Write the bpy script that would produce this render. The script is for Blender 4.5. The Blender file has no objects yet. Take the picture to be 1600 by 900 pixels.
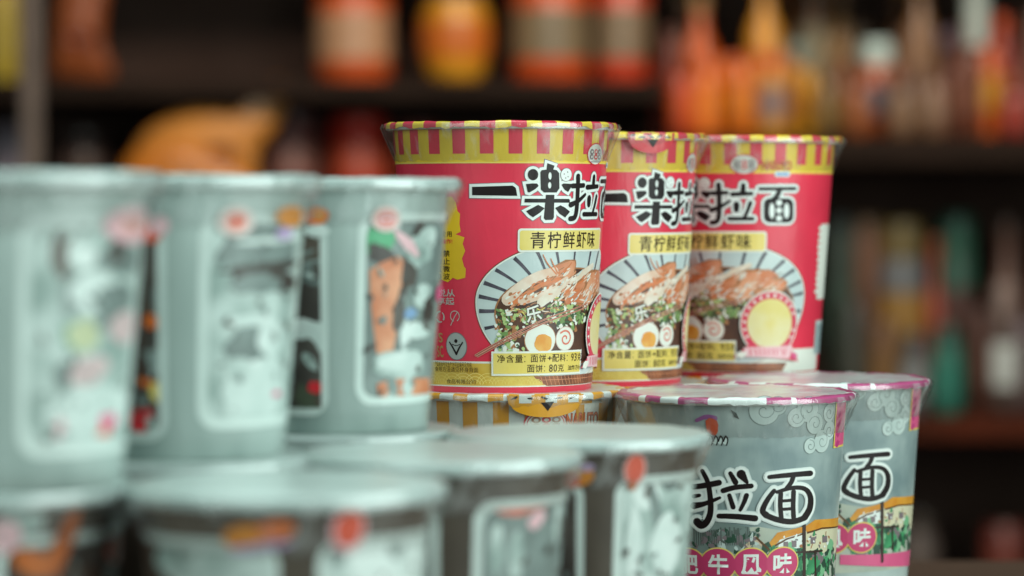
import bpy, bmesh, math, random
from mathutils import Vector, Matrix, noise
from mathutils.geometry import tessellate_polygon

S = bpy.context.scene
COL = S.collection
PI = math.pi
R = math.radians
U = 0.0002817            # one working unit, in metres (about a quarter of a millimetre)
CAMZ = 0.95              # eye height
F = 4800.0               # focal length in picture widths of 1600
TABLE = -704             # table top, in units below the eye

# ------------------------------------------------------------------ camera
cam_d = bpy.data.cameras.new('camera')
cam = bpy.data.objects.new('camera', cam_d)
COL.objects.link(cam)
PITCH = math.atan(135 / F)
cam.location = (0, 0, CAMZ)
cam.rotation_euler = (R(90) - PITCH, 0, 0)
cam_d.sensor_width = 36
cam_d.lens = 36 * F / 1600
cam_d.clip_start = 0.01
cam_d.clip_end = 100
cam_d.dof.use_dof = True
cam_d.dof.focus_distance = 4640 * U
cam_d.dof.aperture_fstop = (cam_d.lens / 1000) / (60 * U)
cam_d.dof.aperture_blades = 0
S.camera = cam

# ------------------------------------------------------------------ light
w = bpy.data.worlds.new('World')
S.world = w
w.use_nodes = True
bg = w.node_tree.nodes['Background']
bg.inputs[0].default_value = (0.62, 0.74, 0.74, 1)
bg.inputs[1].default_value = 0.15


def lamp(name, loc, target, size, power, color, size_y=None):
    d = bpy.data.lights.new(name, 'AREA')
    d.shape = 'RECTANGLE'
    d.size = size
    d.size_y = size_y or size
    d.energy = power
    d.color = color
    o = bpy.data.objects.new(name, d)
    COL.objects.link(o)
    o.location = loc
    o.rotation_euler = (Vector(target) - Vector(loc)).to_track_quat('-Z', 'Y').to_euler()
    return o


lamp('right_key_light', (1.35, 0.35, 1.4), (0.0, 1.3, 0.97), 1.5, 35, (0.84, 1.0, 0.95))  # soft area lamp added at the right, standing in for bright sky
lamp('soft_light', (-0.8, -0.1, 1.5), (-0.1, 1.0, 0.92), 1.2, 10, (0.80, 1.0, 0.94))
lamp('overhead_light', (-0.1, 1.15, 2.4), (0, 1.2, 0.9), 1.0, 15, (0.80, 1.0, 0.95))
lamp('shelf_fill_light', (0.5, 3.7, 2.3), (0.35, 5.6, 1.15), 2.2, 52, (1.0, 0.86, 0.70), 0.4)  # unseen warm lamp added to brighten the goods behind

S.render.engine = 'CYCLES'
S.view_settings.view_transform = 'Standard'
S.view_settings.look = 'None'
S.view_settings.exposure = 0.08
S.view_settings.gamma = 1
S.cycles.use_denoising = True
S.cycles.max_bounces = 6
S.cycles.transparent_max_bounces = 12
S.cycles.caustics_reflective = False
S.cycles.caustics_refractive = False

rnd = random.Random(7)


# ------------------------------------------------------------------ materials
def lin(h):
    if not isinstance(h, str):
        return tuple(h) + (1,)
    h = h.lstrip('#')
    out = []
    for i in (0, 2, 4):
        c = int(h[i:i + 2], 16) / 255
        out.append(c / 12.92 if c <= 0.04045 else ((c + 0.055) / 1.055) ** 2.4)
    return tuple(out) + (1,)


MATS = {}


def mat(name, color, rough=0.45, coat=0.32, coat_rough=0.2, bump=0.6, mottle=0.12, color2=None, nscale=26, metal=0.0,
        stretch=(1, 1, 1), spec=0.5):
    """Printed card or film: mottled colour, fine creases of the shrunk film as bump, a clear coat."""
    if name in MATS:
        return MATS[name]
    m = bpy.data.materials.new(name)
    m.use_nodes = True
    nt = m.node_tree
    b = nt.nodes['Principled BSDF']
    L = nt.links.new
    tc = nt.nodes.new('ShaderNodeTexCoord')
    mp = nt.nodes.new('ShaderNodeMapping')
    mp.inputs['Scale'].default_value = stretch
    L(tc.outputs['Object'], mp.inputs[0])
    n = nt.nodes.new('ShaderNodeTexNoise')
    n.inputs['Scale'].default_value = nscale
    n.inputs['Detail'].default_value = 4
    L(mp.outputs[0], n.inputs['Vector'])
    c = lin(color)
    ramp = nt.nodes.new('ShaderNodeValToRGB')
    e = ramp.color_ramp.elements
    if color2:
        e[0].color = c
        e[1].color = lin(color2)
        e[0].position, e[1].position = 0.38, 0.64
    else:
        e[0].color = tuple(x * (1 - mottle) for x in c[:3]) + (1,)
        e[1].color = tuple(min(1, x * (1 + mottle)) for x in c[:3]) + (1,)
        e[0].position, e[1].position = 0.3, 0.7
    L(n.outputs['Fac'], ramp.inputs[0])
    L(ramp.outputs[0], b.inputs['Base Color'])
    b.inputs['Roughness'].default_value = rough
    b.inputs['Metallic'].default_value = metal
    b.inputs['Specular IOR Level'].default_value = spec
    b.inputs['Coat Weight'].default_value = coat
    b.inputs['Coat Roughness'].default_value = coat_rough
    if bump:
        mp2 = nt.nodes.new('ShaderNodeMapping')
        mp2.inputs['Scale'].default_value = (1, 1, 0.22)
        mp2.inputs['Rotation'].default_value = (0.25, 0.2, 0)
        L(tc.outputs['Object'], mp2.inputs[0])
        n2 = nt.nodes.new('ShaderNodeTexNoise')
        n2.inputs['Scale'].default_value = 190
        n2.inputs['Detail'].default_value = 3
        n2.inputs['Distortion'].default_value = 0.6
        L(mp2.outputs[0], n2.inputs['Vector'])
        bp = nt.nodes.new('ShaderNodeBump')
        bp.inputs['Strength'].default_value = bump
        bp.inputs['Distance'].default_value = 0.0008
        L(n2.outputs['Fac'], bp.inputs['Height'])
        L(bp.outputs[0], b.inputs['Coat Normal'])
        bp2 = nt.nodes.new('ShaderNodeBump')
        bp2.inputs['Strength'].default_value = bump * 0.4
        bp2.inputs['Distance'].default_value = 0.0006
        L(n2.outputs['Fac'], bp2.inputs['Height'])
        L(bp2.outputs[0], b.inputs['Normal'])
    MATS[name] = m
    return m


def film_mat():
    """Clear shrink film: mostly transparent, glossy, whitish along its creases."""
    if 'clear film' in MATS:
        return MATS['clear film']
    m = bpy.data.materials.new('clear film')
    m.use_nodes = True
    nt = m.node_tree
    nt.nodes.clear()
    L = nt.links.new
    out = nt.nodes.new('ShaderNodeOutputMaterial')
    tr = nt.nodes.new('ShaderNodeBsdfTransparent')
    gl = nt.nodes.new('ShaderNodeBsdfGlossy')
    gl.inputs['Roughness'].default_value = 0.15
    df = nt.nodes.new('ShaderNodeBsdfDiffuse')
    df.inputs['Color'].default_value = (0.75, 0.8, 0.79, 1)
    mixa = nt.nodes.new('ShaderNodeMixShader')
    mixb = nt.nodes.new('ShaderNodeMixShader')
    fr = nt.nodes.new('ShaderNodeLayerWeight')
    fr.inputs['Blend'].default_value = 0.35
    fm = nt.nodes.new('ShaderNodeMapRange')
    fm.inputs['To Min'].default_value = 0.05
    fm.inputs['To Max'].default_value = 0.5
    tc = nt.nodes.new('ShaderNodeTexCoord')
    mp = nt.nodes.new('ShaderNodeMapping')
    mp.inputs['Scale'].default_value = (1, 1, 0.18)
    L(tc.outputs['Object'], mp.inputs[0])
    n = nt.nodes.new('ShaderNodeTexNoise')
    n.inputs['Scale'].default_value = 170
    n.inputs['Detail'].default_value = 3
    L(mp.outputs[0], n.inputs['Vector'])
    rp = nt.nodes.new('ShaderNodeMapRange')
    rp.inputs['From Min'].default_value = 0.52
    rp.inputs['From Max'].default_value = 0.85
    rp.inputs['To Min'].default_value = 0.03
    rp.inputs['To Max'].default_value = 0.6
    L(n.outputs['Fac'], rp.inputs['Value'])
    bp = nt.nodes.new('ShaderNodeBump')
    bp.inputs['Strength'].default_value = 0.6
    bp.inputs['Distance'].default_value = 0.001
    L(n.outputs['Fac'], bp.inputs['Height'])
    L(bp.outputs[0], gl.inputs['Normal'])
    L(fr.outputs['Facing'], fm.inputs['Value'])
    L(rp.outputs[0], mixa.inputs[0])
    L(tr.outputs[0], mixa.inputs[1])
    L(df.outputs[0], mixa.inputs[2])
    L(fm.outputs[0], mixb.inputs[0])
    L(mixa.outputs[0], mixb.inputs[1])
    L(gl.outputs[0], mixb.inputs[2])
    L(mixb.outputs[0], out.inputs[0])
    MATS['clear film'] = m
    return m


# ------------------------------------------------------------------ object helpers
def tag(o, label=None, cat=None, group=None, kind=None):
    if label: o['label'] = label
    if cat: o['category'] = cat
    if group: o['group'] = group
    if kind: o['kind'] = kind
    return o


def empty(name, loc, rz=0.0):
    o = bpy.data.objects.new(name, None)
    o.empty_display_size = 0.02
    COL.objects.link(o)
    o.location = loc
    o.rotation_euler = (0, 0, rz)
    return o


def link(name, me, parent=None):
    o = bpy.data.objects.new(name, me)
    COL.objects.link(o)
    if parent:
        o.parent = parent
    return o


def mesh(name, verts, faces, mats, parent=None, idx=None, smooth=True):
    me = bpy.data.meshes.new(name)
    me.from_pydata([tuple(v) for v in verts], [], faces)
    for m in (mats if isinstance(mats, (list, tuple)) else [mats]):
        me.materials.append(m)
    if idx:
        me.polygons.foreach_set('material_index', idx)
    me.polygons.foreach_set('use_smooth', [smooth] * len(me.polygons))
    me.update()
    return link(name, me, parent)


def copy_tree(o, parent=None):
    c = o.copy()
    COL.objects.link(c)
    if parent:
        c.parent = parent
    for ch in [x for x in o.children]:
        copy_tree(ch, c)
    return c


def lathe(profile, segs=96, jitter=None):
    """profile of (r, z) in units -> verts (metres), faces; closed round, open top and bottom."""
    vs, fs = [], []
    n = len(profile)
    for i in range(segs):
        a = 2 * PI * i / segs
        for k, (r, z) in enumerate(profile):
            dr, dz = jitter(a, k) if jitter else (0, 0)
            vs.append(((r + dr) * U * math.sin(a), -(r + dr) * U * math.cos(a), (z + dz) * U))
    for i in range(segs):
        j = (i + 1) % segs
        for k in range(n - 1):
            fs.append((i * n + k, j * n + k, j * n + k + 1, i * n + k + 1))
    return vs, fs


def box(name, x0, x1, y0, y1, z0, z1, m, parent=None, bevel=0.0):
    bm = bmesh.new()
    bmesh.ops.create_cube(bm, size=1, matrix=Matrix.Translation(((x0 + x1) / 2, (y0 + y1) / 2, (z0 + z1) / 2)) @
                          Matrix.Diagonal((x1 - x0, y1 - y0, z1 - z0, 1)))
    if bevel:
        bmesh.ops.bevel(bm, geom=list(bm.edges), offset=bevel, segments=2, affect='EDGES')
    me = bpy.data.meshes.new(name)
    bm.to_mesh(me)
    bm.free()
    me.materials.append(m)
    return link(name, me, parent)


# ------------------------------------------------------------------ where a line of sight meets a cup
def ray(x, y):
    dx, dz = (x - 800) / F, -(y - 450) / F
    cp, sp = math.cos(PITCH), math.sin(PITCH)
    return Vector((dx, cp + dz * sp, -sp + dz * cp))


def at(x, y, D):
    """point (metres) seen at picture position x, y at a depth of D units."""
    d = ray(x, y)
    t = D * U / d.y
    return Vector((d.x * t, D * U, CAMZ + d.z * t))


class Shape:
    """a tapered cup: base centre at X, depth D, level L (units from the eye)."""
    def __init__(s, X, D, L, H, rb, rt, rl, rot=0.0):
        s.X, s.D, s.L, s.H, s.rb, s.rt, s.rl, s.rot = X, D, L, H, rb, rt, rl, rot
        s.rm = (rb + rt) / 2

    def loc(s):
        return (s.X * U, s.D * U, CAMZ + s.L * U)

    def rad(s, v):
        return s.rb + (s.rt - s.rb) * v / s.H

    def lab(s, x, y):
        """(u, v) on the label under picture position x, y"""
        d = ray(x, y)
        ox, oy, oz = -s.X, -s.D, -s.L
        k = (s.rt - s.rb) / s.H
        A = d.x ** 2 + d.y ** 2 - (k * d.z) ** 2
        q = s.rb + k * oz
        B = 2 * (ox * d.x + oy * d.y - q * k * d.z)
        Cc = ox ** 2 + oy ** 2 - q * q
        disc = max(0.0, B * B - 4 * A * Cc)
        t = (-B - math.sqrt(disc)) / (2 * A)
        px, py, pz = ox + t * d.x, oy + t * d.y, oz + t * d.z
        return ((math.atan2(px, -py) - s.rot) * s.rm, pz)


# ------------------------------------------------------------------ flat shapes for the prints
def ell(cx, cy, a, b=None, n=40, a0=0, a1=360, rot=0):
    b = b or a
    out = []
    full = abs(a1 - a0) >= 360
    cr, sr = math.cos(R(rot)), math.sin(R(rot))
    for i in range(n if full else n + 1):
        t = R(a0 + (a1 - a0) * i / n)
        x, y = a * math.cos(t), b * math.sin(t)
        out.append((cx + x * cr - y * sr, cy + x * sr + y * cr))
    return out


def rrect(x0, y0, x1, y1, r, n=6):
    out = []
    for cx, cy, a in ((x1 - r, y1 - r, 0), (x0 + r, y1 - r, 90), (x0 + r, y0 + r, 180), (x1 - r, y0 + r, 270)):
        out += ell(cx, cy, r, r, n, a, a + 90)
    return out


def blob(cx, cy, a, b, n=14, rough=0.25, rot=0, rg=rnd):
    p = ell(0, 0, a, b, n)
    cr, sr = math.cos(R(rot)), math.sin(R(rot))
    out = []
    for x, y in p:
        k = 1 + rg.uniform(-rough, rough)
        x, y = x * k, y * k
        out.append((cx + x * cr - y * sr, cy + x * sr + y * cr))
    return out


def area(p):
    return 0.5 * sum(p[i][0] * p[(i + 1) % len(p)][1] - p[(i + 1) % len(p)][0] * p[i][1] for i in range(len(p)))


def grow(p, k):
    if area(p) < 0:
        p = p[::-1]
    n = len(p)
    out = []
    for i in range(n):
        a, b, c = p[i - 1], p[i], p[(i + 1) % n]
        e1 = (b[0] - a[0], b[1] - a[1])
        e2 = (c[0] - b[0], c[1] - b[1])
        l1 = math.hypot(*e1) or 1e-6
        l2 = math.hypot(*e2) or 1e-6
        n1 = (e1[1] / l1, -e1[0] / l1)
        n2 = (e2[1] / l2, -e2[0] / l2)
        mx, my = n1[0] + n2[0], n1[1] + n2[1]
        q = mx * mx + my * my
        if q < 0.5:
            out.append((b[0] + n1[0] * k, b[1] + n1[1] * k))
            out.append((b[0] + n2[0] * k, b[1] + n2[1] * k))
        else:
            out.append((b[0] + mx * 2 * k / q, b[1] + my * 2 * k / q))
    return out


def smooth(pts, n=5):
    if len(pts) < 3:
        return pts
    out = []
    P = [pts[0]] + list(pts) + [pts[-1]]
    for i in range(1, len(P) - 2):
        p0, p1, p2, p3 = P[i - 1], P[i], P[i + 1], P[i + 2]
        for k in range(n):
            t = k / n
            out.append(tuple(0.5 * (2 * p1[j] + (p2[j] - p0[j]) * t + (2 * p0[j] - 5 * p1[j] + 4 * p2[j] - p3[j]) * t * t +
                                    (3 * p1[j] - p0[j] - 3 * p2[j] + p3[j]) * t ** 3) for j in (0, 1)))
    out.append(tuple(pts[-1]))
    return out


def stroke(pts, w0, w1=None, cap=True):
    """a brush stroke along pts, w0 wide at its start and w1 at its end"""
    w1 = w0 if w1 is None else w1
    n = len(pts)
    left, right = [], []
    dirs = []
    for i in range(n):
        a = pts[max(0, i - 1)]
        b = pts[min(n - 1, i + 1)]
        l = math.hypot(b[0] - a[0], b[1] - a[1]) or 1e-6
        dirs.append(((b[0] - a[0]) / l, (b[1] - a[1]) / l))
    for i in range(n):
        h = (w0 + (w1 - w0) * i / max(1, n - 1)) / 2
        dx, dy = dirs[i]
        left.append((pts[i][0] - dy * h, pts[i][1] + dx * h))
        right.append((pts[i][0] + dy * h, pts[i][1] - dx * h))
    c0, c1 = [], []
    if cap:
        a = math.degrees(math.atan2(dirs[-1][1], dirs[-1][0]))
        c1 = ell(pts[-1][0], pts[-1][1], w1 / 2, w1 / 2, 6, a - 90, a + 90)[1:-1]
        a = math.degrees(math.atan2(dirs[0][1], dirs[0][0]))
        c0 = ell(pts[0][0], pts[0][1], w0 / 2, w0 / 2, 6, a + 90, a + 270)[1:-1]
    return right + c1 + left[::-1] + c0


FONT_CACHE = {}


def glyph_tris(text, offset=0.0):
    key = (text, offset)
    if key in FONT_CACHE:
        return FONT_CACHE[key]
    cu = bpy.data.curves.new('lettering', 'FONT')
    cu.body = text
    cu.size = 1
    cu.offset = offset
    cu.resolution_u = 3
    cu.fill_mode = 'FRONT'
    ob = bpy.data.objects.new('lettering', cu)
    COL.objects.link(ob)
    dg = bpy.context.evaluated_depsgraph_get()
    ev = ob.evaluated_get(dg)
    me = ev.to_mesh()
    polys = [[(me.vertices[i].co.x, me.vertices[i].co.y) for i in p.vertices] for p in me.polygons]
    ev.to_mesh_clear()
    bpy.data.objects.remove(ob)
    bpy.data.curves.remove(cu)
    FONT_CACHE[key] = polys
    return polys


class Print:
    """flat coloured shapes (u, v) that get wrapped round a cup's wall as one mesh"""
    def __init__(s, shape, base=0.25, rad=None):
        s.shape, s.base, s.rad = shape, base, rad or shape.rad
        s.bm = bmesh.new()
        s.mats = []
        s.n = 0

    def mi(s, m):
        if m not in s.mats:
            s.mats.append(m)
        return s.mats.index(m)

    def off(s, layer):
        s.n += 1
        return s.base + 0.22 * layer + 0.025 * (s.n % 8)

    def add(s, p, m, layer=0, holes=()):
        p = [tuple(q) for q in p]
        loops = [p] + [[tuple(q) for q in h] for h in holes]
        flat = [q for l in loops for q in l]
        tris = tessellate_polygon([[Vector((q[0], q[1], 0)) for q in l] for l in loops])
        o = s.off(layer)
        vs = [s.bm.verts.new((q[0], q[1], o)) for q in flat]
        mi = s.mi(m)
        for t in tris:
            if len(set(t)) < 3:
                continue
            a, b, c = (flat[i] for i in t)
            ar = (b[0] - a[0]) * (c[1] - a[1]) - (c[0] - a[0]) * (b[1] - a[1])
            if abs(ar) < 1e-7:
                continue
            try:
                f = s.bm.faces.new([vs[i] for i in (t if ar > 0 else t[::-1])])
                f.material_index = mi
            except ValueError:
                pass

    def text(s, txt, u0, v0, u1, v1, m, layer=5, offset=0.0, rot=0.0, shear=0.0):
        """the characters fitted into the rectangle u0..u1, v0..v1"""
        polys = glyph_tris(txt, offset)
        if not polys:
            return
        xs = [q[0] for p in polys for q in p]
        ys = [q[1] for p in polys for q in p]
        ax, bx, ay, by = min(xs), max(xs), min(ys), max(ys)
        o = s.off(layer)
        mi = s.mi(m)
        cu_, cv_ = (u0 + u1) / 2, (v0 + v1) / 2
        cr, sr = math.cos(R(rot)), math.sin(R(rot))
        cache = {}
        for p in polys:
            q2 = []
            for x, y in p:
                k = (round(x, 5), round(y, 5))
                if k not in cache:
                    uu = u0 + (x - ax) / max(1e-6, bx - ax) * (u1 - u0) - cu_
                    vv = v0 + (y - ay) / max(1e-6, by - ay) * (v1 - v0) - cv_
                    uu += shear * vv
                    cache[k] = s.bm.verts.new((cu_ + uu * cr - vv * sr, cv_ + uu * sr + vv * cr, o))
                if cache[k] not in q2:
                    q2.append(cache[k])
            if len(q2) < 3:
                continue
            ar = sum(q2[i].co.x * q2[(i + 1) % len(q2)].co.y - q2[(i + 1) % len(q2)].co.x * q2[i].co.y for i in range(len(q2)))
            try:
                f = s.bm.faces.new(q2 if ar > 0 else q2[::-1])
                f.material_index = mi
            except ValueError:
                pass

    def build(s, name, parent, step=6.0):
        bm = s.bm
        if bm.verts:
            lo = min(v.co.x for v in bm.verts)
            hi = max(v.co.x for v in bm.verts)
            k = math.ceil(lo / step)
            while k * step < hi:
                bmesh.ops.bisect_plane(bm, geom=list(bm.verts) + list(bm.edges) + list(bm.faces), dist=1e-5,
                                       plane_co=(k * step, 0, 0), plane_no=(1, 0, 0))
                k += 1
        rm = s.shape.rm
        for v in bm.verts:
            a = v.co.x / rm
            r = s.rad(v.co.y) + v.co.z
            v.co = (r * U * math.sin(a), -r * U * math.cos(a), v.co.y * U)
        bm.normal_update()
        me = bpy.data.meshes.new(name)
        bm.to_mesh(me)
        bm.free()
        for m in s.mats:
            me.materials.append(m)
        me.polygons.foreach_set('use_smooth', [True] * len(me.polygons))
        return link(name, me, parent)


# ------------------------------------------------------------------ the shell every cup shares
WHITE_LIP = mat('white paper lip', '#dfe6e2', 0.45, 0.3, 0.3, 0.1, 0.05)


def shell(sh, root, wall_m, lid_m, skirt, sunk=0.0, seed=1, segs=192, film=True, lk=1.0, crumple=1.4):
    """wall, lip, lid and the gathered film under the lip. skirt(i, n) gives (material list, index) for the folded lid edge"""
    H, rb, rt, rl = sh.H, sh.rb, sh.rt, sh.rl
    pr = [(0.5, 9), (rb - 7, 9), (rb - 5, 0.5), (rb - 2, 0), (rb, 2)]
    for i in range(1, 13):
        v = 2 + (H - 8) * i / 12
        pr.append((sh.rad(v), v))
    vs, fs = lathe(pr, segs)
    mesh('cup_wall', vs, fs, wall_m, root)
    # rolled lip
    pr = [(rl - 6 * lk + 6 * lk * math.cos(t), H - 5 * lk + 5.5 * lk * math.sin(t)) for t in [2 * PI * k / 12 for k in range(13)]]
    vs, fs = lathe(pr, 128)
    mesh('lip', vs, fs, WHITE_LIP, root)
    # foil lid: slightly crumpled disc with its edge folded over the lip
    rg = random.Random(seed)
    o1, o2 = rg.uniform(0, 100), rg.uniform(0, 100)

    def jit(a, k):
        c, s_ = math.cos(a), math.sin(a)
        rr, zz = lid_pr[k]
        q = noise.noise(Vector((c * rr * 0.03 + o1, s_ * rr * 0.03, o2)))
        e = noise.noise(Vector((c * 9 + o2, s_ * 9, o1)))
        if k >= n_disc:
            e3 = noise.noise(Vector((c * 26 + o2, s_ * 26, o1)))
            return (1.0 * e + 0.7 * e3, (3.4 * e + 2.4 * e3) if k == len(lid_pr) - 1 else 0.6 * e + 0.5 * e3)
        q2 = noise.noise(Vector((c * rr * 0.09 + o2, s_ * rr * 0.09, o1)))
        return (0, (q + 0.5 * q2) * crumple * min(1, rr / 30))
    lid_pr = [(0.5, H + 1.2 - sunk), (40, H + 1.2 - sunk), (80, H + 1.2 - sunk), (100, H + 1.2 - sunk), (115, H + 1.2 - sunk), (130, H + 1.2 - sunk), (rl - 34, H + 1.2 - sunk), (rl - 22, H + 1.2 - sunk),
              (rl - 13, H + 1.4 - sunk * 0.6), (rl - 7, H + 1.8), (rl - 2, H + 1.6)]
    n_disc = len(lid_pr)
    lid_pr += [(rl + 1.2, H - 0.5), (rl + 1.8, H - 3.5), (rl + 1.6, H - 7.5 * lk)]
    n_seg = 144
    vs, fs = lathe(lid_pr, n_seg, jit)
    mats = [lid_m]
    idx = []
    for i in range(n_seg):
        for k in range(len(lid_pr) - 1):
            if k >= n_disc - 3:
                m = skirt(i / n_seg)
                if m not in mats:
                    mats.append(m)
                idx.append(mats.index(m))
            else:
                idx.append(0)
    mesh('foil_lid', vs, fs, mats, root, idx)
    if film:
        rows = [(rl + 4.0, H - 0.5), (rl + 7.0, H - 6)]
        for t in (0.15, 0.35, 0.55, 0.75, 0.9, 1.0):
            v = H - 8 - 50 * t
            rows.append((rl + 7.0 + (sh.rad(v) + 1.6 - rl - 7.0) * t ** 0.8, v))

        def fj(a, k):
            e = noise.noise(Vector((math.cos(a) * 7 + o1, math.sin(a) * 7, o2 + k * 0.15)))
            e2 = noise.noise(Vector((math.cos(a) * 22 + o1, math.sin(a) * 22, o2 + k * 0.2)))
            wgt = (0.4, 0.7, 1, 1, 1, 0.8, 0.5, 0.0)[k]
            return (wgt * (2.6 * e + 1.9 * e2), (1.2 if k == 0 else 3 * (k / 7)) * e2)
        vs, fs = lathe(rows, 160, fj)
        fs = [f[::-1] for f in fs]
        mesh('film_collar', vs, fs, film_mat(), root)


# ------------------------------------------------------------------ inks
RED = mat('red print', '#e02e49', coat=0.5, coat_rough=0.26)
REDB = mat('bright red ink', '#d9232f')
YEL = mat('yellow print', '#ecc936')
YELP = mat('pale yellow ink', '#e8d27a', color2='#dfc65a')
GOLD = mat('gold ink', '#cfa63c', color2='#e3c766', nscale=60)
BLACK = mat('black ink', '#1c1314', mottle=0.05, coat=0.12, spec=0.25)
BROWN = mat('dark brown ink', '#301c0e', mottle=0.05, coat=0.12, spec=0.25)
GREY = mat('grey outline ink', '#7d6f74', mottle=0.05)
CREAM = mat('cream white ink', '#e4e6dc', mottle=0.05)
WHITE = mat('white ink', '#e6ece8', mottle=0.04)
BOWLC = mat('pale bowl blue', '#b9c8c8', color2='#ccd8d6', nscale=40)
PINK = mat('pink ink', '#d65a86')
MAG = mat('magenta ink', '#b93a78')
PALEPINK = mat('pale pink ink', '#e2b7bd')
PURPLE = mat('purple ink', '#a0559c')
BLUE = mat('soft blue ink', '#7f9fc4')
ORANGE = mat('orange ink', '#de6a1c')
ORANGEY = mat('amber stripe print', '#df9a18')
SALMON = mat('salmon ink', '#c8764e', color2='#dd9c78', nscale=90)
SHRIMP = mat('shrimp white ink', '#e6d3c2', color2='#d9b49a', nscale=130)
BROTH = mat('dark broth ink', '#40241c', color2='#5a3826', nscale=120)
GREEN = mat('leaf green ink', '#6f8f52')
GREEND = mat('dark leaf green ink', '#3f5a3a')
GREENL = mat('light leaf green ink', '#a9bf7c')
YOLK = mat('egg yolk ink', '#e2942e', color2='#eab95a', nscale=110)
TAN = mat('tan ink', '#a9724a')


# ================================================================== THE CUPS
RH, RRB, RRT, RRL = 412, 141, 169, 181
GH, GRB, GRT, GRL = 320, 124, 152, 165
cup1 = Shape(-17, 4800, -292, RH, RRB, RRT, RRL)
cup2 = Shape(140, 5117, -301, RH, RRB, RRT, RRL, R(8))
cup3 = Shape(393, 5375, -301, RH, RRB, RRT, RRL, R(-61))


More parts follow.
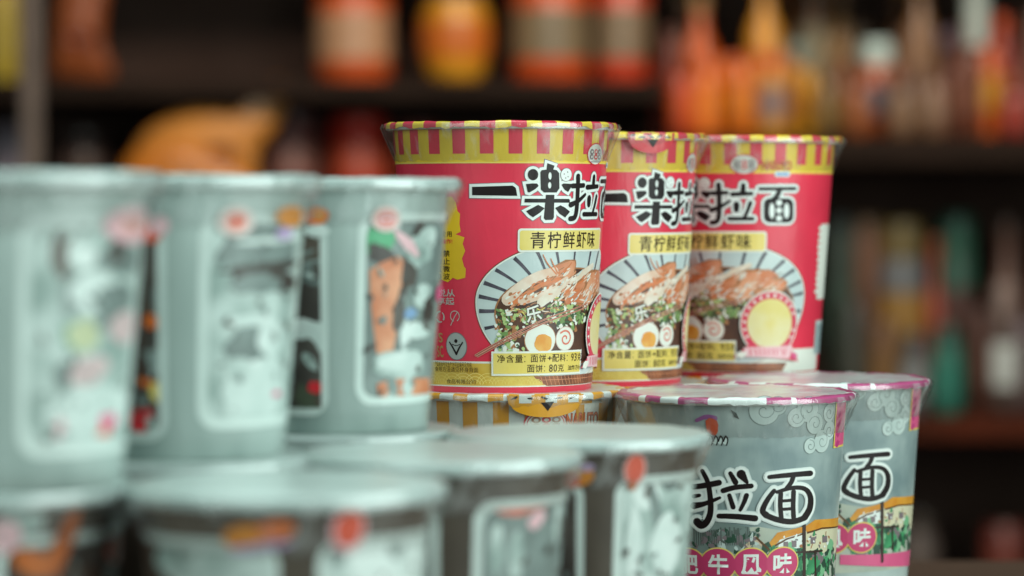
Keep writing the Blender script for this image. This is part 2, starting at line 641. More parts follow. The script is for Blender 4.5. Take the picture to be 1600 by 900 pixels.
# ------------------------------------------------------------------ red noodle cup
def red_cup():
    sh = cup1
    root = empty('noodle_cup', sh.loc(), 0)
    red_pk = mat('red lid stripe', '#d02a46', 0.35, 0.6, 0.2, 0.5)
    yel_pk = mat('yellow lid stripe', '#e8c838', 0.35, 0.6, 0.2, 0.5)
    off = 7.7 / 360
    shell(sh, root, RED, mat('yellow foil lid', '#d8c46a', 0.3, 0.5, 0.2, 0.5),
          lambda t: red_pk if ((t - off + 0.0104) * 24) % 1 < 0.5 else yel_pk, seed=4)
    rm = sh.rm
    A = lambda x, y: cup1.lab(x, y)                      # seen on the first cup
    B = lambda x, y: cup3.lab(x, y)                      # seen on the third cup

    # striped band under the lip
    p = Print(sh)
    vb = A(800, 253)[1]
    vs_ = A(800, 240)[1]
    full = PI * rm
    p.add([(-full, vb), (full, vb), (full, RH - 8), (-full, RH - 8)], YEL, 0)
    for k in range(24):
        c = R(7.7 + 15 * k)
        if c > PI: c -= 2 * PI
        h = R(3.6)
        p.add([((c - h) * rm, vs_), ((c + h) * rm, vs_), ((c + h) * rm, RH - 8), ((c - h) * rm, RH - 8)], RED, 1)
    p.add([(-full, vb - 2), (full, vb - 2), (full, vb), (-full, vb)], mat('thin gold line', '#e8cf66'), 1)
    p.build('striped_band', root)

    # round maker's seal and the small coloured logo beside it
    p = Print(sh, 0.9)
    u, v = A(930, 241)
    a, b = 21, 15.5
    p.add(ell(u, v, a + 2, b + 2), REDB, 0)
    p.add(ell(u, v, a, b), CREAM, 1)
    for k in (-1, 0, 1):
        for dv in (-4.2, 3.6):
            p.add(ell(u + k * 11.5, v + dv, 5, 4.4, 16), REDB if k == 0 else GREY, 2)
            p.add(ell(u + k * 11.5, v + dv, 2.4, 2.0, 12), CREAM, 3)
    for k in range(9):
        x = u - 13 + 3.2 * k
        p.add([(x, v - 13), (x + 1.5, v - 13), (x + 1.5, v - 10), (x, v - 10)], GREY, 2)
    p.build('round_seal', root)
    p = Print(sh, 0.9)
    u, v = B(1213, 258)
    p.text('NARUTO', u - 26, v - 8, u + 26, v + 9, mat('orange red outline ink', '#b7481c'), 1, 0.05)
    p.text('NARUTO', u - 26, v - 8, u + 26, v + 9, ORANGE, 2, 0.015)
    p.add(rrect(u - 4, v - 19, u + 24, v - 10, 4), WHITE, 1)
    p.add(rrect(u - 2, v - 17.5, u + 22, v - 11.5, 3), BLUE, 2)
    p.build('orange_logo', root)

    # big title, thick black characters with a white rim
    p = Print(sh, 0.6)
    q6 = lambda pts: [A(820 + x / 5.625, 240 + y / 5.625) for x, y in pts]
    q3 = lambda pts: [B(900 + x / 3.6, 180 + y / 3.6) for x, y in pts]
    title = []
    title.append(([A(738, 292), A(801, 290), A(806, 294), A(808, 306), A(738, 305)][::1], []))
    title.append((q6(ell(70, 185, 46, 50, 20)), []))
    title.append((q6([(8, 268), (60, 262), (105, 262), (120, 284), (90, 312), (40, 342), (24, 338)]), []))
    title.append((q6([(195, 84), (258, 106), (247, 140), (278, 146), (298, 172), (300, 305), (275, 342), (165, 342), (138, 315),
                      (134, 165), (145, 146), (188, 140)]),
                  [q6(ell(219, 196, 15, 33, 14)), q6(ell(216, 278, 15, 29, 14))]))
    title.append((q6([(318, 275), (335, 262), (408, 266), (400, 300), (376, 338), (345, 318)]), []))
    title.append((q6([(-2, 396), (385, 398), (392, 412), (390, 432), (-6, 430)]), []))
    title.append((q6([(182, 362), (256, 362), (252, 560), (240, 582), (178, 584), (164, 568)]), []))
    title.append((q6([(115, 450), (172, 480), (130, 520), (70, 560), (40, 540), (10, 506)]), []))
    title.append((q6([(262, 478), (310, 454), (350, 475), (392, 510), (350, 562), (300, 528)]), []))
    for pts, w0, w1 in ((((765, 437), (846, 434)), 22, 20), (((800, 388), (803, 470), (802, 560), (790, 596), (762, 602)), 24, 22),
                        (((760, 532), (812, 512), (862, 480)), 24, 14), (((938, 390), (936, 425)), 22, 26),
                        (((876, 443), (986, 438)), 22, 18), (((900, 500), (900, 530)), 30, 26),
                        (((978, 490), (962, 535), (944, 572)), 20, 16), (((860, 580), (992, 580)), 20, 18),
                        (((1030, 412), (1226, 410)), 18, 18), (((1142, 412), (1128, 448), (1104, 474)), 24, 24)):
        title.append((q3(stroke(smooth(list(pts)), w0 * 1.2, w1 * 1.2)), []))
    title.append((q3(rrect(1052, 464, 1218, 602, 34)),
                  [q3(ell(1098, 535, 15, 44, 16)), q3(ell(1180, 535, 15, 44, 16))] +
                  [q3(ell(1138, yy, 17, 17, 14)) for yy in (490, 533, 577)]))
    for pts, holes in title:
        p.add(grow(pts, 5.2), GREY, 0)
        p.add(grow(pts, 4.2), WHITE, 1)
        for h in holes:
            p.add(grow(h, -0.5), WHITE if len(h) == 16 or len(holes) < 3 else PALEPINK, 1)
        p.add(pts, BLACK, 3, holes)
    # white ball that stands for the dot of the second character
    u, v = A(884, 273)
    p.add(ell(u, v, 10.5, 10.5), GREY, 3)
    p.add(ell(u, v, 9.6, 9.6), WHITE, 4)
    for du, dv in ((-4, 1), (3, -3), (2, 4), (-1, -5)):
        p.add(ell(u + du, v + dv, 1.1, 1.1, 8), GREY, 5)
    p.build('title_lettering', root)

    # flavour box
    p = Print(sh, 1.3)
    u0, v1 = A(809, 357)
    _, v0 = A(809, 394)
    u1, _ = B(1197, 380)
    p.add(rrect(u0, v0, u1, v1, 5), CREAM, 0)
    p.add(rrect(u0 + 3, v0 + 3, u1 - 3, v1 - 3, 4), YELP, 1)
    tu0, tu1 = A(827, 380)[0], B(1175, 380)[0]
    wch = (tu1 - tu0) / 5
    for k, ch in enumerate('青柠鲜虾味'):
        p.text(ch, tu0 + k * wch + 1.5, v0 + 5.5, tu0 + (k + 1) * wch - 2.5, v1 - 5, BROWN, 2, 0.008)
    p.build('flavour_label', root)

    # picture of the bowl
    p = Print(sh, 0.3)
    cu_, cv_, a, b = R(46) * rm, 139, 162, 91

    def dish(cx, cy, aa, up, down):
        return ell(cx, cy, aa, up, 40, 0, 180) + ell(cx, cy, aa, down, 40, 180, 360)[1:-1]
    p.add(dish(cu_, cv_, a + 4, b + 4, 122), mat('dark red line ink', '#7d3a2a'), 0)
    p.add(dish(cu_, cv_, a + 2.4, b + 2.4, 120.5), CREAM, 1)
    p.add(dish(cu_, cv_, a, b, 118), BOWLC, 2)
    ink = mat('brushed indigo ink', '#3b3540', color2='#5a5560', nscale=200)
    rg = random.Random(3)
    for k in range(19):
        t = R(-40 + 14.2 * k + rg.uniform(-2, 2))
        c, s_ = math.cos(t), math.sin(t)
        b = 91 if s_ > 0 else 118
        bend = rg.uniform(-3, 3) + 6 * c
        pts = [(cu_ + a * 0.985 * c, cv_ + b * 0.985 * s_), (cu_ + a * 0.86 * c + bend * 0.4, cv_ + b * 0.84 * s_ - 2),
               (cu_ + a * 0.7 * c + bend, cv_ + (b * 0.62) * s_ - 4)]
        p.add(stroke(smooth(pts), rg.uniform(4.5, 7), rg.uniform(2.5, 4.5), False), ink, 3)
    ic, iv, ia, ib = cu_ + 2, cv_ - 16, 134, 66
    p.add(dish(ic, iv, ia + 2.5, ib + 2.5, 82), TAN, 3)
    p.add(dish(ic, iv, ia, ib, 80), BROTH, 4)
    # greens on the left and in the middle
    cols = [GREEN, GREEND, GREENL, CREAM, TAN]
    P1 = lambda x, y: A(x, y)
    for k in range(150):
        x, y = rg.uniform(774, 838), rg.uniform(484, 550)
        u, v = P1(x, y)
        p.add(blob(u, v, rg.uniform(2, 6), rg.uniform(1.5, 3.5), 9, 0.35, rg.uniform(0, 180), rg), rg.choice(cols), 5)
    for k in range(130):
        x, y = rg.gauss(880, 17), rg.gauss(487, 14)
        if x > 925: continue
        u, v = P1(x, y)
        p.add(blob(u, v, rg.uniform(2, 6), rg.uniform(1.5, 4), 9, 0.35, rg.uniform(0, 180), rg), rg.choice(cols), 5)
    # slices of pork on the right
    for (x, y, aa, bb, ro) in ((1100, 425, 34, 16, 25), (1170, 440, 48, 18, 12), (1140, 455, 40, 12, -8), (1205, 450, 30, 12, 20)):
        u, v = B(x, y)
        p.add(blob(u, v, aa + 3, bb + 3, 18, 0.1, ro, rg), TAN, 5)
        p.add(blob(u, v, aa, bb, 18, 0.1, ro, rg), SALMON, 6)
        for j in range(16):
            p.add(blob(u + rg.uniform(-aa, aa) * 0.75, v + rg.uniform(-bb, bb) * 0.7, rg.uniform(3, 9), rg.uniform(0.8, 2.2), 9, 0.3, ro + rg.uniform(-15, 15), rg),
                  rg.choice([SHRIMP, SHRIMP, TAN, CREAM, mat('shrimp orange ink', '#d47a48')]), 6)
    for k in range(60):
        x, y = rg.uniform(1085, 1225), rg.uniform(420, 470)
        u, v = B(x, y)
        t = R(20 + rg.uniform(-25, 25))
        l = rg.uniform(4, 11)
        p.add(stroke([(u, v), (u + l * math.cos(t), v + l * math.sin(t))], rg.uniform(1, 2.4), 0.8), rg.choice([TAN, BROTH, mat('shrimp orange ink', '#d47a48'), CREAM, mat('dark red line ink', '#7d3a2a')]), 7)
    for k in range(34):                                   # noodles showing between the toppings
        x, y = rg.uniform(790, 900), rg.uniform(462, 500)
        u, v = P1(x, y)
        pts = [(u, v), (u + 6, v + rg.uniform(-3, 5)), (u + 13, v + rg.uniform(-4, 4))]
        p.add(stroke(smooth(pts), 1.8, 1.4), rg.choice([YELP, TAN, SHRIMP, mat('shrimp orange ink', '#d47a48')]), 5)
    # scallions between the pork and the egg
    for k in range(50):
        u, v = B(rg.uniform(1085, 1165), rg.uniform(470, 500))
        p.add(blob(u, v, rg.uniform(2.5, 6), rg.uniform(2, 4), 9, 0.35, rg.uniform(0, 180), rg), rg.choice(cols[:4]), 6)
    # shrimp and pale strips
    for (pts, w0, w1, m) in ((((793, 468), (815, 447), (842, 431), (866, 424)), 19, 13, SHRIMP),
                             (((802, 475), (828, 455), (856, 440), (874, 436)), 8, 6, mat('shrimp orange ink', '#d47a48')),
                             (((815, 470), (842, 462), (868, 447), (884, 436)), 13, 8, SHRIMP),
                             (((845, 472), (880, 448), (908, 428), (924, 415)), 15, 9, mat('pale strip ink', '#e6ddcf', color2='#d8c4ae', nscale=150)),
                             (((876, 462), (900, 445), (922, 428)), 4, 3, mat('shrimp orange ink', '#d47a48')),
                             (((886, 470), (908, 455), (926, 440)), 12, 9, SALMON)):
        p.add(stroke([P1(*q) for q in smooth(list(pts))], w0, w1), m, 7)
    for k in range(60):
        x, y = rg.uniform(872, 926), rg.uniform(425, 470)
        u, v = P1(x, y)
        p.add(blob(u, v, rg.uniform(3, 9), rg.uniform(0.8, 2), 8, 0.3, 40 + rg.uniform(-15, 15), rg), rg.choice([CREAM, SHRIMP, SALMON, TAN, BOWLC]), 8)
    for k in range(70):
        t = rg.random()
        x, y = 793 + 88 * t + rg.uniform(-6, 6), 472 - 44 * t + rg.uniform(-10, 14)
        u, v = P1(x, y)
        p.add(blob(u, v, rg.uniform(1.5, 4), rg.uniform(1, 2), 8, 0.3, 35, rg), rg.choice([CREAM, SALMON, mat('shrimp orange ink', '#d47a48'), TAN]), 8)
    for pts in (((868, 428), (855, 412), (848, 398)), ((870, 426), (864, 414), (860, 404)), ((872, 430), (886, 418), (892, 410))):
        p.add(stroke([P1(*q) for q in smooth(list(pts))], 2.6, 1.2), mat('shrimp orange ink', '#d47a48'), 8)
    # egg half and fish cake
    u, v = P1(844, 531)
    p.add(ell(u, v, 28, 25, 30), TAN, 7)
    p.add(ell(u, v, 26.5, 24, 30), CREAM, 8)
    u, v = P1(848, 536)
    p.add(blob(u, v, 16, 14, 18, 0.08, 0, rg), YOLK, 9)
    u, v = P1(882, 529)
    p.add(ell(u, v, 20, 19, 26), mat('fish cake edge ink', '#cdb0a4'), 7)
    p.add(ell(u, v, 18.6, 17.6, 26), CREAM, 8)
    sp = [(u + (2 + 0.85 * k) * math.cos(k * 0.62), v + (2 + 0.8 * k) * math.sin(k * 0.62)) for k in range(15)]
    p.add(stroke(smooth(sp, 3), 2.4, 2.8), mat('fish cake swirl ink', '#d8735e'), 9)
    # white character on the food
    u, v = P1(833, 491)
    p.text('乐', u - 14, v - 13, u + 14, v + 14, BROTH, 8, 0.06, 12)
    p.text('乐', u - 13, v - 12, u + 13, v + 13, CREAM, 9, 0.02, 12)
    for dy in (0, 5):
        pts = [P1(744 + dy * 0.6, 555 + dy * 0.3), P1(800, 523 + dy), P1(860, 495 + dy), P1(915, 474 + dy)]
        p.add(stroke(smooth(pts), 3.2, 2.2), mat('chopstick ink', '#d9a58f'), 10)
        p.add(stroke(smooth(pts), 1.4, 1.0), mat('chopstick core ink', '#9a4636'), 11)
    p.build('bowl_picture', root)

    # net weight panel on a gold and cream strip
    p = Print(sh, 0.3)
    v_top, v_bot = A(800, 565)[1], A(800, 603)[1]
    full = PI * rm
    u_end = B(1275, 560)[0]
    u_beg = -full + (u_end - full) if u_end > full else -full
    p.add([(-R(100) * rm, v_bot - 2), (u_end, v_bot - 2), (u_end, v_top), (-R(100) * rm, v_top)], CREAM, 0)
    p.add([(-R(100) * rm, v_bot), (R(35) * rm, v_bot), (R(22) * rm, v_top - 3), (-R(100) * rm, v_top - 3)], GOLD, 1)
    for k in range(14):
        c0 = -R(70) * rm + k * 21
        for rr in (9, 14, 19):
            p.add(stroke(ell(c0, v_bot, rr, rr, 12, 12, 168), 1.1, None, False), YELP, 2)
    # brown woven mat shown under the panel
    m0, m1, m2 = A(832, 588), A(910, 588), A(862, 603)
    p.add([m0, (m0[0] + 26, v_bot - 1), (m0[0] + 190, v_bot - 1), (m0[0] + 200, m0[1])], mat('woven mat ink', '#9a5a38', color2='#6b3a26', nscale=160), 2)
    for k in range(22):
        p.add(stroke([(m0[0] + 14 + 8 * k, m0[1]), (m0[0] + 20 + 8 * k, v_bot)], 1.0, None, False), SALMON, 3)
    p.add(stroke([(m0[0] + 12, m0[1] - 6), (m0[0] + 198, m0[1] - 6)], 0.9, None, False), SALMON, 3)
    p.build('gold_strip', root)
    p = Print(sh, 3.0)
    u0, v1 = A(768, 549)
    v0 = A(768, 587)[1]
    u1 = B(1150, 570)[0]
    p.add([(u0, v0), (u1, v0), (u1, v1), (u0, v1)], CREAM, 0)
    p.add([(u0 + 3, v0 + 3), (u1 - 3, v0 + 3), (u1 - 3, v1 - 3), (u0 + 3, v1 - 3)], YELP, 1)
    ta = A(777, 560)[0]
    h = v1 - v0
    x = ta
    step = (R(62) * rm - ta) / 12.2
    for ch, wd in (('净', 1), ('含', 1), ('量', 1), (':', .35), (' ', .45), ('面', 1), ('饼', 1), ('+', .7), ('配', 1), ('料', 1), (':', .35),
                   (' ', .4), ('9', .55), ('3', .55), ('克', .9)):
        if ch == ':':
            for yy in (0.58, 0.78):
                p.add(ell(x + step * .12, v0 + h * yy, 0.9, 0.9, 8), BROWN, 2)
        elif ch == '+':
            p.text(ch, x + 1, v0 + h * .62, x + step * wd - 1, v0 + h * .78, BROWN, 2, 0.02)
        elif ch != ' ':
            p.text(ch, x, v0 + h * .54, x + step * wd - 1.6, v0 + h * .86, BROWN, 2, 0.006)
        x += step * wd
    x = ta + step * 3.4
    for ch, wd in (('面', 1), ('饼', 1), (':', .7), ('8', .6), ('0', .6), ('克', 1), (' ', .5)):
        if ch == ':':
            for yy in (0.18, 0.36):
                p.add(ell(x + step * .12, v0 + h * yy, 0.9, 0.9, 8), BROWN, 2)
        elif ch != ' ':
            p.text(ch, x, v0 + h * .13, x + step * wd - 1.6, v0 + h * .44, BROWN, 2, 0.006)
        x += step * wd
    p.text('油炸方便面', x, v0 + h * .17, x + step * 3.0, v0 + h * .38, BROWN, 2, 0.01)
    p.build('net_weight_label', root)

    # left side: torn yellow notice, small marks
    p = Print(sh, 0.4)
    pts = [A(x, y) for x, y in ((672, 312), (706, 307), (712, 316), (715, 330), (719, 334), (718, 350), (720, 362), (712, 366), (726, 371),
                                (723, 381), (727, 392), (722, 404), (725, 416), (728, 420), (727, 434), (715, 437), (708, 434), (700, 441),
                                (690, 437), (672, 440))]
    p.add(pts, mat('strong yellow ink', '#e0b512'), 0)
    def px_text(t, x0, y0, x1, y1, m, off=0.012, layer=1):
        a0, a1 = A(x0, y1), A(x1, y0)
        p.text(t, a0[0], a0[1], a1[0], a1[1], m, layer, off)
    px_text('口', 694, 336, 700, 343, BROWN)
    px_text('后食用', 682, 361, 706, 370, BROWN)
    px_text('操作!', 690, 373, 707, 381, REDB)
    for k, ch in enumerate('禁止微波'):
        px_text(ch, 693, 391 + 12 * k, 703, 401 + 12 * k, BROWN)
    for k, ch in enumerate('请勿直接'):
        px_text(ch, 681, 391 + 12 * k, 690, 401 + 12 * k, BROWN)
    p.build('yellow_notice', root)
    p = Print(sh, 0.4)
    pale = mat('pale grey ink', '#b9b7b0')
    px_text('悦从', 684, 452, 711, 463, pale, 0.015)
    px_text('享起', 684, 465, 710, 476, pale, 0.015)
    for k in range(3):
        t = 90 + 120 * k
        u, v = A(688, 495)
        p.add(stroke(ell(u, v, 8, 8, 8, t, t + 80), 3, 2), pale, 1)
    u, v = A(711, 494)
    p.add(stroke(ell(u, v, 8, 8, 16, -60, 250), 1.4), pale, 1)
    p.add(stroke([(u - 8, v - 14), (u, v), (u + 4, v + 5)], 1.4), pale, 1)
    u, v = A(713, 541)
    p.add(ell(u, v, 19.5, 21.5, 30), GREY, 0)
    p.add(ell(u, v, 18.2, 20.2, 30), mat('seal silver ink', '#a9b0ad'), 1)
    p.add(stroke(smooth([(u - 12, v + 6), (u - 6, v - 2), (u, v - 12)]), 2, 3.4), BLACK, 2)
    p.add(stroke(smooth([(u + 12, v + 6), (u + 6, v - 2), (u, v - 12)]), 2, 3.4), BLACK, 2)
    p.add(ell(u, v + 8, 3, 3, 12), BLACK, 2)
    p.add(stroke(smooth([(u - 7, v + 3), (u, v + 1), (u + 7, v + 3)]), 1.2), BLACK, 2)
    px_text('S', 686, 520, 692, 535, mat('tan seal ink', '#b98a5a'), 0.02)
    px_text('SC', 684, 540, 693, 558, mat('tan seal ink', '#b98a5a'), 0.02)
    p.build('small_marks', root)
    p = Print(sh, 3.0)
    px_text('产品标准号及生产许可证编号见包装', 682, 566, 738, 572, BROWN, 0.0)
    px_text('食用方法请见杯身背面', 682, 574, 748, 580, BROWN, 0.0)
    px_text('食品有限公司', 700, 593, 744, 599, BROWN, 0.0)
    p.build('small_print', root)

    # right side: round badge left blank inside, ribbon, bar code
    p = Print(sh, 5.6)
    u, v = B(1202, 505)
    p.add(ell(u, v, 55, 57, 60), CREAM, 0)
    p.add(ell(u, v, 52.5, 54.5, 60), mat('badge red ink', '#cf3150'), 1, [ell(u, v, 42, 43, 50)])
    p.add(ell(u, v, 42, 43, 50), mat('badge cream ink', '#d9c878', color2='#dcd6b4', nscale=35), 1)
    for k in range(22):
        t = R(20 + k * 15.5)
        if 215 < math.degrees(t) < 325: continue
        c, s_ = math.cos(t), math.sin(t)
        n_ = rg.choice((0, 1, 2))
        p.add(stroke([(u + 44.5 * c, v + 45.5 * s_), (u + 50 * c, v + 51.5 * s_)], 2.6, 1.8 + n_, False), CREAM, 2)
        p.add(stroke([(u + 47 * c, v + 48 * s_), (u + 47 * math.cos(t + .09), v + 48 * math.sin(t + .09))], 2, None, False), CREAM, 2)
    # ribbon across the foot of the badge
    p.add([(u - 66, v - 58), (u - 40, v - 36), (u + 42, v - 44), (u + 62, v - 66), (u + 40, v - 62), (u - 38, v - 54)], mat('badge red ink', '#cf3150'), 3)
    p.add([(u - 48, v - 40), (u + 46, v - 38), (u + 40, v - 60), (u - 44, v - 56)], PALEPINK, 4)
    for k in range(9):
        x = u - 36 + k * 8.4
        p.add(stroke([(x, v - 42), (x + rg.uniform(-2, 4), v - 54)], 2.4, 1.6, False), mat('badge red ink', '#cf3150'), 5)
    p.add(blob(u - 52, v - 52, 9, 5, 10, 0.3, 30, rg), CREAM, 5)
    p.add(blob(u + 50, v - 56, 9, 5, 10, 0.3, -30, rg), PINK, 5)
    p.build('round_badge', root)
    p = Print(sh, 0.5)
    ub, v1 = B(1278, 500)
    v0 = B(1276, 552)[1]
    ub -= 16
    p.add([(ub, v0), (ub + 44, v0), (ub + 44, v1), (ub, v1)], mat('bar code pale ink', '#c3d2d2'), 3)
    for k in range(22):
        p.add([(ub + 3, v0 + 2 + k * 2.3), (ub + 40, v0 + 2 + k * 2.3), (ub + 40, v0 + 3 + k * 2.3 + rg.uniform(0, .5)), (ub + 3, v0 + 3 + k * 2.3)],
              mat('bar code ink', '#56707a'), 4)
    ub2, va = B(1284, 355)
    for k in range(11):
        p.add(blob(ub2 - 8 + rg.uniform(-2, 2), va - k * 11, 7, 4, 9, 0.4, 0, rg), CREAM, 1)
    p.add([(ub2 - 6, va - 124), (ub2 + 60, va - 124), (ub2 + 60, va + 6), (ub2 - 6, va + 6)], CREAM, 1)
    p.build('bar_code', root)
    return root


root1 = red_cup()
tag(root1, 'red paper noodle cup with striped rim, nearest of the three, over the amber striped cup', 'noodle cup',
    'red noodle cups on the upper layer')
root2 = copy_tree(root1)
root2.location = cup2.loc()
root2.rotation_euler = (R(0.4), 0, R(8))
tag(root2, 'middle red noodle cup, with a torn red tab and black arrow hanging at its rim', 'noodle cup',
    'red noodle cups on the upper layer')
root3 = copy_tree(root1)
root3.location = cup3.loc()
root3.rotation_euler = (0, R(0.3), R(-61))
tag(root3, 'farthest red noodle cup, turned to show a round badge and the end of its title', 'noodle cup',
    'red noodle cups on the upper layer')


def pull_tab(root, sh, deg0, deg1, drop, m, stripes=None, seed=3):
    """tab of the lid bent down over the lip, with a printed black arrow"""
    rg = random.Random(seed)
    p = Print(sh, 0.0, rad=lambda v: sh.rl + 3.4 - max(0, (sh.H - 6 - v)) * 0.10)
    rm = sh.rm
    c = R((deg0 + deg1) / 2) * rm
    h = R((deg1 - deg0) / 2) * rm
    top = sh.H + 1
    pts = [(c - h, top), (c - h * 0.95, top - drop * 0.4)] + [(c + h * 0.9 * math.cos(R(t)), top - drop * 0.4 + drop * 0.6 * math.sin(R(t)))
                                                            for t in range(190, 351, 10)] + [(c + h * 0.95, top - drop * 0.4), (c + h, top)]
    p.add(pts, m, 0)
    if stripes:
        for k, t in enumerate((-0.7, -0.05, 0.55)):
            p.add([(c + h * t, top - drop * 0.36), (c + h * (t + .3), top - drop * 0.36), (c + h * (t + .3), top), (c + h * t, top)], stripes, 1)
    p.add([(c - 9, top - drop * 0.34), (c + 9, top - drop * 0.30), (c + 1, top - drop * 0.72)], BLACK, 2)
    for k in range(5):
        x = c - h * 0.8 + k * h * 0.36
        p.add(blob(x, top - 3 - rg.uniform(0, 4), 5, 1.8, 8, 0.4, rg.uniform(-30, 30), rg), BLACK, 2)
    return p.build('pull_tab', root)


pull_tab(root2, cup2, 6, 34, 33, mat('red tab foil', '#c4202f', 0.35, 0.6, 0.2, 0.6), YEL)

for rt_, ang in ((root2, 77), (root3, 141)):
    for ch in rt_.children:
        if ch.name.startswith(('foil_lid', 'film_collar')):
            ch.rotation_euler = (0, 0, R(ang))

# ------------------------------------------------------------------ amber and white striped cup below
low1 = Shape(-5, 4795, -704, RH, RRB, RRT, RRL)


def amber_cup():
    sh = low1
    root = empty('noodle_cup', sh.loc())
    foil = mat('white lid foil', '#d5dcd7', 0.3, 0.5, 0.25, 0.6)
    am = mat('amber lid foil', '#dc9a20', 0.35, 0.5, 0.25, 0.5)
    shell(sh, root, mat('white card', '#d3dbd6', coat=0.4), foil, lambda t: am if (t * 22.5 + 0.25) % 1 < 0.5 else foil, seed=9)
    p = Print(sh)
    rm = sh.rm
    for k in range(22):
        c = R(-4 + 16.36 * k)
        if c > PI: c -= 2 * PI
        h = R(4.1)
        p.add([((c - h) * rm, RH - 90), ((c + h) * rm, RH - 90), ((c + h) * rm, RH - 6), ((c - h) * rm, RH - 6)], ORANGEY, 0)
    p.add([(-PI * rm, 0.5), (PI * rm, 0.5), (PI * rm, RH - 90), (-PI * rm, RH - 90)], ORANGEY, 0)
    p.build('striped_band', root)
    p = Print(sh, 0.9)
    u, v = sh.lab(853, 662)
    p.add(ell(u, v, 33, 23, 40), REDB, 0)
    p.add(ell(u, v, 30.5, 20.5, 40), CREAM, 1)
    p.add(ell(u, v, 28.5, 18.5, 40), REDB, 2)
    p.add(ell(u, v, 27, 17.2, 40), CREAM, 3)
    for k in (-1, 0, 1):
        for dv in (-4, 6):
            p.add(ell(u + k * 15, v + dv, 7, 5, 16), REDB if k == 0 else TAN, 4)
            p.add(ell(u + k * 15, v + dv, 3.6, 2.2, 12), CREAM, 5)
    p.build('round_seal', root)
    p = Print(sh, 0.9)
    u, v = sh.lab(911, 655)
    p.add(rrect(u - 42, v - 26, u + 44, v + 24, 4), CREAM, 0)
    for k in (-0.35, 0.75):
        p.add([(u + 44 * k, v - 25), (u + 44 * k + 16, v - 25), (u + 44 * k + 16, v + 23), (u + 44 * k, v + 23)], ORANGEY, 1)
    p.text('NARUTO', u - 32, v - 13, u + 32, v + 11, mat('dark red logo ink', '#8e2a16'), 2, 0.06)
    p.text('NARUTO', u - 31, v - 12, u + 31, v + 10, ORANGE, 3, 0.012)
    p.build('orange_logo', root)
    return root


amb = amber_cup()
tag(amb, 'amber and white striped noodle cup in the lower layer, under the nearest red cup', 'noodle cup', 'lower layer noodle cups')
pull_tab(amb, low1, -1, 38, 34, mat('amber tab foil', '#dc9a20', 0.35, 0.5, 0.25, 0.6), foil_w := mat('white lid foil', '#d5dcd7'), 8)
for (X, D, base, lab) in ((150, 5130, -713.5, 'lower striped cup under the middle red noodle cup, mostly hidden'),
                    (362, 5420, -713.5, 'lower striped cup under the farthest red noodle cup, mostly hidden')):
    c = copy_tree(amb)
    c.location = (X * U, D * U, CAMZ + base * U)
    c.rotation_euler = (0, 0, R(70))
    tag(c, lab, 'noodle cup', 'lower layer noodle cups')

# ------------------------------------------------------------------ pale grey cups with a village picture, lower right
pale1 = Shape(344, 4706, -704, RH, RRB, RRT, RRL)


